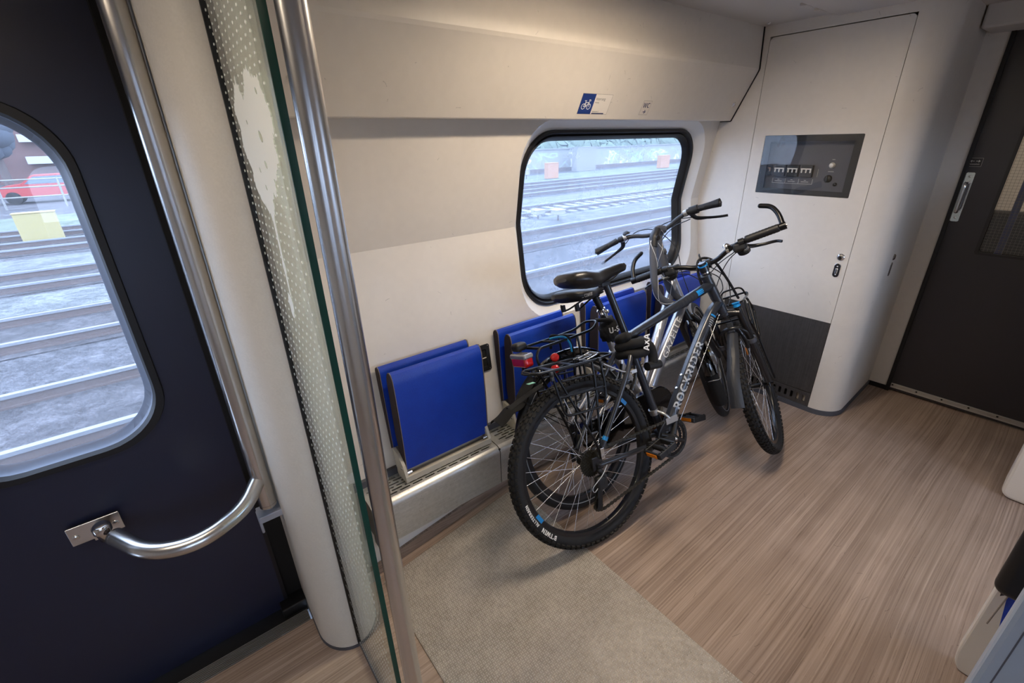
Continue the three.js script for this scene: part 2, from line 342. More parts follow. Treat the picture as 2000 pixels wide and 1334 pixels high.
// ---- ceiling
const LAMPS = [[-0.93, -1.36, 0.13, 0.74], [0.53, -1.36, 0.13, 0.74], [-0.78, 0.62, 0.13, 0.74]];       // x, z, width, length of the recessed strips
{
  const sh = poly([[-1.055, 2.795], [1.3, 2.795], [1.3, -2.4], [-1.055, -2.4]]);
  for (const [x, z, w, l] of LAMPS) sh.holes.push(rrect(x - w / 2, x + w / 2, -z - l / 2, -z + l / 2, 0.004, THREE.Path));
  const c = obj('ceiling', extrude(sh, 0.062, 0).rotateX(-Math.PI / 2).translate(0, TOP - 0.012, 0), M.ceil); c.name = 'ceiling_centre'; struct(c, 'grey-white centre ceiling panel with recessed lamps');
}
struct(obj('ceiling', [span(-1.72, -1.07, TOP, TOP + 0.05, -3.0, -0.2), span(-1.07, 1.3, TOP, TOP + 0.05, -3.6, -2.795), span(-1.75, -1.055, TOP, TOP + 0.05, -0.2, 2.4), span(-1.07, -1.055, TOP + 0.02, TOP + 0.05, -3, 2.4)], M.ceil), 'grey-white ceiling panels');
// ---- end cabinet: fascia, door with window, kick plate, vent strip, rounded post
{
  const w = new THREE.Group(); w.name = 'wall_far'; scene.add(w); struct(w, 'cream end wall with technical cabinet');
  const Z = -2.79, D0 = -1.352, D1 = -0.750;
  obj('cabinet_core', [span(-1.70, -0.75, 0, TOP, -3.43, -2.856)], M.blackGap, w);
  obj('side_panel', [span(-1.70, D0 - 0.003, 0.03, TOP, -2.86, Z)], M.cream, w);
  obj('top_panel', [span(D0 - 0.003, D1 + 0.003, 1.979, TOP, -2.86, Z)], M.cream, w);
  const sh = new THREE.Shape(); sh.moveTo(D0, 0.5625); sh.lineTo(D1, 0.5625); sh.lineTo(D1, 1.955); sh.absarc(D1 - 0.019, 1.955, 0.019, 0, Math.PI / 2); sh.lineTo(D0 + 0.019, 1.974); sh.absarc(D0 + 0.019, 1.955, 0.019, Math.PI / 2, Math.PI); sh.lineTo(D0, 0.5625);
  sh.holes.push(rrect(-1.288, -0.822, 1.214, 1.512, 0.006, THREE.Path));
  const door = obj('cabinet_door', [extrude(sh, 0.02, 0.0008).translate(0, 0, Z - 0.021)], M.cream, w);
  obj('kick_plate', [span(D0, D1, 0.121, 0.561, Z - 0.02, Z - 0.0005)], M.plate, w);
  const vs = poly([[D0, 0.032], [D1, 0.032], [D1, 0.118], [D0, 0.118]]);
  for (let k = 0; k < 17; k++) { const x = D1 - 0.03 - k * 0.034; vs.holes.push(rrect(x - 0.0075, x + 0.0075, 0.052, 0.096, 0.007, THREE.Path)); }
  obj('vent_strip', [extrude(vs, 0.01, 0, 4).translate(0, 0, Z - 0.0105)], M.plate, w);
  obj('vent_backing', [span(D0, D1 - 0.075, 0.035, 0.11, Z - 0.03, Z - 0.02)], M.void, w);
  obj('vent_light_backing', [span(D1 - 0.074, D1, 0.035, 0.11, Z - 0.03, Z - 0.02)], M.creamPlain, w);  // cream backing paints in the light seen behind the end slots
  const post = [[D1 + 0.003, -3.44], [D1 + 0.003, Z]]; for (let k = 0; k <= 12; k++) { const a = Math.PI / 2 * k / 12; post.push([-0.735 + 0.125 * Math.sin(a), Z - 0.125 + 0.125 * Math.cos(a)]); } post.push([-0.628, -3.44]);
  const pg = toCreasedNormals(prism(post, 0.03, TOP), 0.5);
  obj('rounded_post', pg, M.cream, w);
  const base = [[-1.70, -3.44], [-1.70, Z + 0.004]]; for (let k = 0; k <= 12; k++) { const a = Math.PI / 2 * k / 12; base.push([-0.735 + 0.13 * Math.sin(a), Z - 0.125 + 0.13 * Math.cos(a)]); } base.push([-0.622, -3.44]);
  const b = obj('baseboard_far', prism(base, 0, 0.03), M.rubberGrey); struct(b, 'dark grey plinth at the foot of the end cabinet');
  // lock and latch on the cabinet door, and on the post's side
  const lock = obj('lock', [lathe([[0, 0.008], [0.011, 0.008], [0.012, 0.006], [0.0175, 0.004], [0.019, 0]], 24).rotateX(Math.PI / 2).translate(-0.786, 0.923, Z)], M.chrome, w);
  obj('keyhole', [lathe([[0, 0.0086], [0.006, 0.0086], [0.006, 0.004]], 12).rotateX(Math.PI / 2).translate(-0.786, 0.923, Z)], M.void, lock);
  const latch = obj('latch', [extrude(rrect(-0.014, 0.014, -0.036, 0.036, 0.0139), 0.003, 0.001).translate(-0.788, 0.853, Z)], M.chrome, w);
  obj('latch_button', [rbox(0.012, 0.03, 0.008, 0.004, -0.788, 0.849, Z + 0.005), ball(V(-0.788, 0.874, Z + 0.004), 0.004), ball(V(-0.788, 0.83, Z + 0.004), 0.004)], M.tubeSteel, latch);
  const l2 = obj('side_lock', [lathe([[0, 0.008], [0.012, 0.008], [0.018, 0]], 20).rotateZ(-Math.PI / 2).translate(-0.615, 0.919, -3.0), ], M.chrome, w);
  obj('side_latch', [extrude(rrect(-0.014, 0.014, -0.036, 0.036, 0.0139), 0.004, 0.001).rotateY(Math.PI / 2).translate(-0.616, 0.855, -2.998)], M.chrome, w);
}
// ---- door wall and far door
{
  struct(obj('wall_back_left', [span(-0.70, -0.535, 0.03, TOP, -3.5, -3.44)], M.cream), 'cream strip of wall beside the far door');
  struct(obj('wall_back_right', [span(0.36, 1.3, 0.0, TOP, -3.5, -3.44), span(-0.535, 0.36, 1.955, TOP, -3.5, -3.44)], M.cream), 'cream wall right of the far door');
  struct(obj('baseboard_back', [span(-0.64, -0.535, 0, 0.03, -3.5, -3.435), span(0.36, 1.2, 0, 0.03, -3.5, -3.435)], M.rubber), 'black plinth beside the far door');
  struct(obj('trim', [span(-0.535, -0.517, 0, 1.955, -3.5, -3.43), span(0.342, 0.36, 0, 1.955, -3.5, -3.43)], M.rubber), 'black rubber jamb of the far door').name = 'trim_4';
  struct(obj('trim', [rbox(1.75, 0.105, 0.22, 0.012, 0.26, 1.99, -3.34)], M.ceil), 'pale door-drive cover above the far door').name = 'trim_5';
  const d = new THREE.Group(); d.name = 'door_2'; scene.add(d); struct(d, 'dark sliding door with wired-glass window at the far end');
  const sh = poly([[-0.517, 0.012], [0.342, 0.012], [0.342, 1.955], [-0.517, 1.955]]); sh.holes.push(rrect(-0.370, 0.20, 0.908, 1.80, 0.012, THREE.Path));
  obj('leaf', [extrude(sh, 0.036, 0.0).translate(0, 0, -3.478)], M.darkDoor, d);
  const wf = rrect(-0.374, 0.204, 0.904, 1.804, 0.014); wf.holes.push(rrect(-0.360, 0.19, 0.918, 1.79, 0.01, THREE.Path));
  obj('window_bead', [extrude(wf, 0.005, 0).translate(0, 0, -3.445)], M.rubber, d);
  obj('pane', [span(-0.368, 0.198, 0.91, 1.798, -3.463, -3.461)], M.glassDark, d);
  const wires = []; for (let x = -0.358; x < 0.19; x += 0.0145) wires.push(box(0.0009, 0.87, 0.0009, x, 1.354, -3.462)); for (let y = 0.92; y < 1.79; y += 0.0145) wires.push(box(0.55, 0.0009, 0.0009, -0.085, y, -3.4615));
  obj('wire_mesh', wires, std({ color: 0x6d675c, roughness: 0.5, metalness: 0.4 }), d).userData.kind = 'stuff';
  const strip = obj('kick_strip', [span(-0.513, 0.338, 0.027, 0.057, -3.443, -3.436), span(-0.513, 0.338, 0.029, 0.033, -3.437, -3.434), span(-0.513, 0.338, 0.051, 0.055, -3.437, -3.434)], M.alu, d);
  for (let k = 0; k < 8; k++) obj('screw', [lathe([[0, 0.002], [0.004, 0.0015], [0.005, 0]], 10).rotateX(Math.PI / 2).translate(-0.505 + k * 0.1195, 0.046, -3.436)], M.void, strip);
  const h = obj('handle', [extrude(rrect(-0.017, 0.017, -0.124, 0.124, 0.006), 0.0025, 0.0008).translate(-0.499, 1.188, -3.4435),
    bent([V(-0.499, 1.262, -3.442), V(-0.499, 1.262, -3.398), V(-0.499, 1.115, -3.398), V(-0.499, 1.115, -3.442)], 0.0085, 0.02, 30, 10)], M.chrome, d);
  for (const y of [1.293, 1.083]) obj('screw', [lathe([[0, 0.003], [0.005, 0.002], [0.006, 0]], 12).rotateX(Math.PI / 2).translate(-0.499, y, -3.4405)], M.tubeSteel, h);
  const sgn = canvasTex(192, 140, (c, w, hh) => { c.fillStyle = '#141216'; c.fillRect(0, 0, w, hh); c.strokeStyle = c.fillStyle = '#cfc9c2'; c.lineWidth = 3; c.strokeRect(5, 5, w - 10, hh - 10); c.lineWidth = 7;
    for (const s of [-1, 1]) { const x = w / 2 + s * 34; c.beginPath(); c.moveTo(x - s * 24, 52); c.lineTo(x + s * 24, 52); c.moveTo(x + s * 8, 36); c.lineTo(x + s * 26, 52); c.lineTo(x + s * 8, 68); c.stroke(); }
    c.font = 'bold 21px sans-serif'; c.textAlign = 'center'; c.fillText('Automatisch', w / 2, 106); });
  const st = new THREE.Mesh(new THREE.PlaneGeometry(0.058, 0.043).translate(-0.499, 1.362, -3.4405), std({ map: sgn, roughness: 0.4 })); st.name = 'sticker'; st.userData.label = 'small black sticker with two white arrows'; d.add(st);
}
// ---- the saloon seen through the far door's window
struct(obj('wall_saloon', [span(-1.6, 1.3, 0, 2.1, -5.6, -5.55), span(-1.65, -1.6, 0, 2.1, -5.6, -3.5), span(1.25, 1.3, 0, 2.1, -5.6, -3.5), span(-1.65, 1.3, 2.03, 2.1, -5.6, -3.5)], M.cream), 'cream wall of the next saloon behind the far door');
struct(obj('floor_saloon', [span(-1.6, 1.3, -0.06, -0.001, -5.6, -3.6)], M.vinyl), 'floor of the next saloon');
tag(obj('seat_bank', [rbox(1.0, 1.0, 0.12, 0.04, -0.62, 0.55, -4.2)], M.void), 'black seat bank seen low through the wired far-door window', 'seat');
tag(obj('saloon_pole', [cyl(V(-0.335, 0, -4.05), V(-0.335, 2.03, -4.05), 0.018)], std({ color: 0x1c2f6e, roughness: 0.4 })), 'dark blue pole seen through the far-door window', 'pole');
// ---- right side of the car
{
  const sh = poly([[-3.5, -0.16], [2.4, -0.16], [2.4, 2.08], [-3.5, 2.08]]);
  sh.holes.push(rrect(-2.62, -1.38, 0.81, 1.53, 0.14, THREE.Path), rrect(0.15, 0.55, 0.8, 1.6, 0.12, THREE.Path), rrect(0.80, 1.20, 0.8, 1.6, 0.12, THREE.Path));
  const g = extrude(sh, 0.05, 0); g.rotateY(-Math.PI / 2).translate(1.30, 0, 0);
  struct(obj('wall_right', g, M.cream), 'cream side wall on the right of the car');
  [[-2.63, -1.37, 0.8, 1.54, 'window pane in the right side wall of the bicycle bay'], [0.14, 0.56, 0.79, 1.61, 'first window pane of the right-hand entrance'], [0.79, 1.21, 0.79, 1.61, 'second window pane of the right-hand entrance']].forEach(([a, b, c, d, lab], i) => { const o = obj('window', [span(1.27, 1.274, c, d, a, b)], M.glass); o.name = ['window_2', 'window_5', 'window_6'][i]; struct(o, lab); });
  struct(obj('wall_near', [span(-1.75, 1.3, -0.16, 2.08, 2.4, 2.45)], M.cream), 'cream wall closing the vestibule behind');
}
M.revealBlueSheen = std({ color: 0x6f7c92, roughness: 0.4 });  // bluish reflection on the window reveal is put into its colour
const doorFilm = phy({ color: 0xdfe4ea, roughness: 1, transmission: 0.6, thickness: 0, alphaMap: filmTex, opacity: 0.35, transparent: true });
// ---- left entrance: pillar, exterior door, tread
const dx = (y) => -1.487 - 0.03 * (y + 0.1);
{
  const pl = [[-1.66, -0.09]], cz = -0.196; for (let k = 0; k <= 24; k++) { const a = Math.PI * k / 24; pl.push([-1.29 + 0.125 * Math.sin(a), cz + 0.106 * Math.cos(a)]); } pl.push([-1.66, -0.302]);
  struct(obj('trim', toCreasedNormals(prism(pl, LOW + 0.012, TOP), 0.5), M.shell), 'rounded off-white pillar between the outer door and the glass screen').name = 'trim_6';
  const bs = [[-1.44, -0.0875]]; for (let k = 0; k <= 24; k++) { const a = Math.PI * k / 24; bs.push([-1.29 + 0.1275 * Math.sin(a), cz + 0.1085 * Math.cos(a)]); } bs.push([-1.44, -0.3045]);
  struct(obj('trim', prism(bs, LOW, LOW + 0.013), M.rubberGrey), 'dark grey foot strip of the pillar').name = 'trim_7';
  struct(obj('trim', [span(-1.70, -1.50, -0.16, TOP, -0.10, -0.026)], M.void), 'black jamb backing the gap beside the outer door').name = 'trim_8';  // near-black block fills in behind the leaf edge and the pillar
  struct(obj('wall_left_front', [span(-1.70, -1.5, 1.95, TOP, -0.08, 1.4), span(-1.70, -1.5, -0.1, TOP, 1.4, 2.4)], M.cream), 'cream wall around the entrance');
  const tr = []; for (let k = 0; k < 8; k++) tr.push(span(-1.426 + k * 0.0066, -1.4228 + k * 0.0066, LOW, LOW + 0.0032, -0.082, 1.4));
  struct(obj('trim', tr, M.alu), 'ribbed aluminium threshold at the outer door').name = 'trim_9';
  struct(obj('trim', [span(-1.428, -1.375, -0.13, LOW + 0.0005, -0.082, 1.4)], M.rubberGrey), 'grey bed of the ribbed threshold').name = 'trim_11';
  struct(obj('trim', [span(-1.56, -1.428, -0.18, LOW - 0.004, -0.09, 1.4), rbox(0.07, 0.045, 0.09, 0.006, -1.475, -0.085, -0.05)], M.rubber), 'black sill between outer door and threshold').name = 'trim_10';
  const d = new THREE.Group(); d.name = 'door_1'; scene.add(d); struct(d, 'dark navy outer door leaf with rounded window');
  const hole = outline(0.105, 0.575, 0.755, 1.625, 0.15);
  obj('leaf', profilePanel(-0.024, 0.665, LOW + 0.004, 1.95, hole, dx, 1.16, 0.04), M.navy, d);
  obj('edge_seal', profilePanel(-0.036, -0.024, LOW + 0.004, 1.95, null, dx, 1.16, 0.03), M.rubber, d);
  const d3 = new THREE.Group(); d3.name = 'door_3'; scene.add(d3); struct(d3, 'second dark navy leaf of the outer door');
  obj('leaf', profilePanel(0.669, 1.4, LOW + 0.004, 1.95, outline(0.765, 1.235, 0.755, 1.625, 0.15), dx, 1.16, 0.04), M.navy, d3);
  for (const [n, a, lab] of [['window_3', 0.105, 'rounded window of the near outer door leaf'], ['window_4', 0.765, 'rounded window of the second outer door leaf']])
    bentWindow(n, lab, a, a + 0.47, 0.755, 1.625, 0.15, dx, { split: 1.16,
      gasket: [[-0.012, 0.001, 0.155], [-0.010, -0.010, 0.155], [0.006, -0.010, 0.148], [0.012, 0.004, 0.145]],
      inner: [[0.010, 0.002, 0.146], [0.014, 0.02, 0.144], [0.028, 0.034, 0.135]], innerMat: M.revealBlueSheen,
      pane: [0.027, 0.032, 0.135], film: doorFilm });
}

// ================================================================ LAMPS (ceiling, flush)
function lamp(x, z, w, l, power, label, rec = 0.046) {
  const t = thing('ceiling_lamp', label, 'lamp', [x, TOP - 0.012, z], 'recessed ceiling strip lamps');
  obj('housing', [box(w, 0.006, l, 0, rec + 0.008, 0)], M.alu, t);
  obj('diffuser', [box(w - 0.004, 0.004, l - 0.004, 0, rec + 0.003, 0)], std({ color: 0xffffff, emissive: LAMP_COLOR, emissiveIntensity: 2.5, roughness: 0.6 }), t);
  const a = new THREE.RectAreaLight(LAMP_COLOR, power, w - 0.006, l - 0.006); a.rotation.x = -Math.PI / 2; a.position.set(0, rec - 0.002, 0); t.add(a);
}
lamp(...LAMPS[0], LAMP_POWER * 2.4, 'recessed ceiling strip lamp over the bicycle bay');
lamp(...LAMPS[1], LAMP_POWER * 0.4, 'recessed ceiling strip lamp over the seats on the right');  // fill lamp added out of view for general ambient light
lamp(...LAMPS[2], LAMP_POWER * 1.0, 'recessed ceiling strip lamp over the vestibule');  // lamp added out of view to brighten the near face of the pillar
lamp(-0.2, -4.5, 0.12, 0.95, LAMP_POWER * 0.6, 'ceiling strip lamp in the saloon behind the far door', 0);

// ================================================================ FITTINGS
// ---- heater cover along the wall, in two lengths
function heater(z0, z1, label) {
  const L = z1 - z0, t = thing('heater_cover', label, 'heater', [0, 0, z0], 'steel heater covers');
  const prof = [[-1.385, 0.258], [-1.372, 0.253], [-1.364, 0.244], [-1.36, 0.232], [-1.36, 0.062], [-1.372, 0.060], [-1.372, 0.064], [-1.3635, 0.066], [-1.3635, 0.231], [-1.367, 0.242], [-1.374, 0.2495], [-1.386, 0.2545]];
  obj('front_panel', toCreasedNormals(runZ(prof, 0, L), 0.7), M.steel, t);
  const sh = poly([[0, 0], [L, 0], [L, 0.108], [0, 0.108]]);            // (z, across)
  for (let r = 0; r < 6; r++) for (let z = 0.03 + (r % 2) * 0.028; z < L - 0.06; z += 0.056) sh.holes.push(poly([[z, 0.012 + r * 0.0155], [z + 0.044, 0.012 + r * 0.0155], [z + 0.044, 0.0185 + r * 0.0155], [z, 0.0185 + r * 0.0155]]));
  const g = extrude(sh, 0.0025, 0), p = g.attributes.position;
  for (let i = 0; i < p.count; i++) { const X = p.getX(i), Y = p.getY(i), Z = p.getZ(i); p.setXYZ(i, -1.385 - Y, 0.2555 + Z + Y * 0.06, X); }
  const n = g.toNonIndexed(); n.computeVertexNormals();
  obj('slotted_top', n, M.steel, t);
  obj('end_plate', [span(-1.49, -1.364, 0.064, 0.25, 0.0, 0.003)], M.plate, t);
  obj('end_plate', [span(-1.49, -1.364, 0.064, 0.25, L - 0.003, L)], M.plate, t);
  obj('inside', [span(-1.49, -1.372, 0.12, 0.2, 0.02, L - 0.02)], M.void, t);
}
heater(-2.785, -0.972, 'long steel heater cover running under the far seats to the end cabinet');
heater(-0.968, -0.372, 'short steel heater cover under the nearest folding seat');

// ---- folding seats
function makeSeat() {
  const t = new THREE.Group();                                         // origin on the wall, z towards -z over 0.41 m
  const W = 0.41;
  const pad = (prof, z0, name) => {
    const g = toCreasedNormals(runZ(prof, 0, W - 0.012).translate(0, 0, -W + 0.006 + z0), 0.6);
    const m = obj(name, g, M.leather, t);
    const side = (z) => runZ(prof.map(([x, y]) => { const cx = prof.reduce((a, q) => a + q[0], 0) / prof.length, cy = prof.reduce((a, q) => a + q[1], 0) / prof.length; return [cx + (x - cx) * 0.97, cy + (y - cy) * 0.995]; }), 0, 0.0062).translate(0, 0, z);
    obj('side_cloth', side(z0 - 0.006), M.sideFabric, m); obj('side_cloth', side(z0 - W - 0.0002), M.sideFabric, m);
    const line = prof.slice(1, 8).map(([x, y]) => V(x, y, 0));
    for (const z of [z0 - 0.004, z0 - W + 0.004]) obj('seam', smooth(line.map((q) => q.clone().setZ(z)), 0.0013, 30, 5), M.piping, m);
    return m;
  };
  // profiles (x, y): lower front, up the face, round the top, down the back
  const back = [[-1.515, 0.377], [-1.505, 0.387], [-1.521, 0.60], [-1.527, 0.70], [-1.530, 0.722], [-1.537, 0.734], [-1.547, 0.737], [-1.558, 0.731], [-1.563, 0.72], [-1.549, 0.60], [-1.526, 0.45]];
  pad(back, 0, 'backrest');
  const front = [[-1.470, 0.310], [-1.437, 0.306], [-1.440, 0.50], [-1.452, 0.68], [-1.457, 0.708], [-1.466, 0.726], [-1.479, 0.732], [-1.492, 0.727], [-1.501, 0.712], [-1.505, 0.69], [-1.497, 0.45]];
  pad(front, -0.018, 'seat_pad');
  const fr = obj('bracket', [span(-1.49, -1.412, 0.2635, 0.273, -W - 0.012, -0.004), span(-1.418, -1.410, 0.2635, 0.292, -W - 0.012, -0.004, 0.002), span(-1.49, -1.46, 0.272, 0.31, -W, -0.02)], M.bracket, t);
  for (const z of [-0.009, -W - 0.006]) {
    const ck = extrude(poly([[-1.490, 0.2645], [-1.412, 0.2635], [-1.412, 0.290], [-1.432, 0.335], [-1.446, 0.35], [-1.475, 0.372], [-1.515, 0.380], [-1.500, 0.30]]), 0.011, 0.0012).translate(0, 0, z - 0.006);
    const c = obj('cheek', ck, M.bracket, t);
    obj('screw', [lathX([[0, 0.003], [0.005, 0.003], [0.0065, 0]], 12).rotateY(-Math.PI / 2).translate(-1.44, 0.318, z + 0.0058)], M.chrome, c);
    obj('pivot', [cyl(V(-1.428, 0.296, z - 0.004 * Math.sign(z + W / 2)), V(-1.428, 0.296, z - 0.028 * Math.sign(z + W / 2)), 0.008, 0.008, 10)], M.chrome, c);
  }
  return t;
}
{
  const first = makeSeat();
  const labels = ['blue folding seat nearest the glass screen, fully in view', 'blue folding seat behind the rear wheels and the red tail light', 'blue folding seat behind the saddles, under the window', 'blue folding seat farthest along, behind the handlebars'];
  [-0.535, -1.10, -1.665, -2.23].forEach((z, i) => { const s = i ? first.clone() : first; s.name = numbered('folding_seat'); s.position.set(0, 0, z); scene.add(s); s.userData = { label: labels[i], category: 'seat', group: 'folding seats along the wall' }; });
}
// ---- socket in the wall beside the first seat
{
  const t = thing('wall_socket', 'black recessed socket plate in the wall beside the nearest blue seat', 'socket');
  const lean = Math.atan(0.147), place = (g) => g.rotateY(Math.PI / 2).rotateZ(lean).translate(wx(0.614) + 0.001, 0.614, -1.02);
  const sh = rrect(-0.05, 0.05, -0.062, 0.062, 0.008); sh.holes.push(rrect(-0.036, 0.032, -0.042, 0.042, 0.003, THREE.Path));
  obj('plate', place(extrude(sh, 0.004, 0.001)), M.plastic, t);
  obj('recess', place(span(-0.036, 0.032, -0.042, 0.042, -0.0015, 0.0005)), M.void, t);
  obj('pin', place(span(-0.02, 0.03, -0.002, 0.002, 0.001, 0.003)), M.creamPlain, t);
  for (const [a, b] of [[-0.043, -0.055], [0.043, -0.055], [-0.043, 0.055], [0.043, 0.055]]) obj('screw', place(lathe([[0, 0.006], [0.003, 0.0055], [0.0035, 0.004]], 8).rotateX(Math.PI / 2).translate(a, b, 0)), M.tubeSteel, t);
}
// ---- signs on the overhead duct
function ductSign(name, label, zMid, w, h, tMid, tex) {
  const up = V(0.115, 0.242, 0).normalize(), nrm = V(0.242, -0.115, 0).normalize(), zed = V(0, 0, -1);      // the sign reads towards -z
  const g = box(w, h, 0.0008), m = new THREE.Matrix4().makeBasis(zed, up, nrm);
  const p = V(-1.5, 1.593, 0).addScaledVector(up, tMid).addScaledVector(nrm, 0.0012); p.z = zMid; m.setPosition(p);
  const o = new THREE.Mesh(g, std({ map: tex, roughness: 0.45 })); o.name = numbered(name); o.applyMatrix4(m); o.castShadow = o.receiveShadow = true; scene.add(o); return tag(o, label, 'sign');
}
ductSign('bicycle_sign', 'blue and white bicycle priority sign above the window', -1.611, 0.183, 0.0815, 0.064, canvasTex(732, 326, (c, w, h) => {
  c.fillStyle = '#e4dfd8'; c.fillRect(0, 0, w, h); c.fillStyle = '#13357f'; c.fillRect(0, 0, 318, h); c.strokeStyle = '#6c665f'; c.lineWidth = 4; c.strokeRect(2, 2, w - 4, h - 4);
  c.strokeStyle = '#f1f1ef'; c.lineWidth = 11; c.lineJoin = c.lineCap = 'round';
  for (const x of [95, 222]) { c.beginPath(); c.arc(x, 205, 42, 0, 7); c.stroke(); }
  c.beginPath(); c.moveTo(95, 205); c.lineTo(152, 205); c.lineTo(204, 140); c.lineTo(124, 140); c.lineTo(95, 205); c.moveTo(124, 140); c.lineTo(152, 205); c.moveTo(124, 140); c.lineTo(117, 116); c.moveTo(98, 114); c.lineTo(136, 114); c.moveTo(222, 205); c.lineTo(198, 98); c.lineTo(224, 98); c.quadraticCurveTo(238, 104, 228, 120); c.stroke();
  c.fillStyle = '#2b2c33'; c.font = '56px sans-serif'; c.fillText('Voorrang', 345, 98); c.font = '30px sans-serif'; c.fillText('Priority', 346, 146); c.font = '30px sans-serif'; c.fillText('Maximum 3', 345, 292); c.fillStyle = '#1b2a58'; c.fillRect(345, 303, 305, 18);
}));
ductSign('toilet_sign', 'small WC sign with arrow on the overhead duct', -1.958, 0.062, 0.063, 0.056, canvasTex(256, 262, (c, w, h) => {
  c.fillStyle = '#d9d2c8'; c.fillRect(0, 0, w, h); c.strokeStyle = '#8d867f'; c.lineWidth = 5; c.strokeRect(3, 3, w - 6, h - 6); c.fillStyle = c.strokeStyle = '#252c56'; c.font = 'bold 124px sans-serif'; c.textAlign = 'center'; c.fillText('WC', w / 2 - 2, 128, 215);
  c.lineWidth = 15; c.beginPath(); c.moveTo(90, 205); c.lineTo(160, 205); c.moveTo(132, 172); c.lineTo(164, 205); c.lineTo(132, 238); c.stroke();
}));
// ---- bolts on duct and ceiling
for (const [p, nrm, label] of [[V(-1.4605, 1.6735, -2.721), V(0.242, -0.115, 0).normalize(), 'chrome bolt at the far lower corner of the duct'], [V(-1.4545, 1.685, -0.404), V(0.242, -0.115, 0).normalize(), 'chrome bolt on the duct beside the grab pole'], [V(-1.34, TOP, -2.715), V(0, -1, 0), 'chrome bolt in the ceiling corner above the end cabinet']]) {
  const g = lathe([[0, 0.009], [0.006, 0.008], [0.0095, 0.003], [0.013, 0.002], [0.013, 0]], 16); g.applyQuaternion(new THREE.Quaternion().setFromUnitVectors(UP, nrm)).translate(p.x, p.y, p.z);
  tag(obj('bolt', g, M.chrome), label, 'bolt', 'panel bolts');
}
for (const z of [-2.474, -2.622]) tag(obj('ceiling_clip', [rbox(0.03, 0.014, 0.07, 0.004, -1.07, TOP - 0.008, z)], M.ceil), z > -2.5 ? 'white plastic clip on the ceiling hatch joint, farther from the end cabinet' : 'white plastic clip on the ceiling hatch joint, nearer the end cabinet', 'clip', 'ceiling hatch clips');

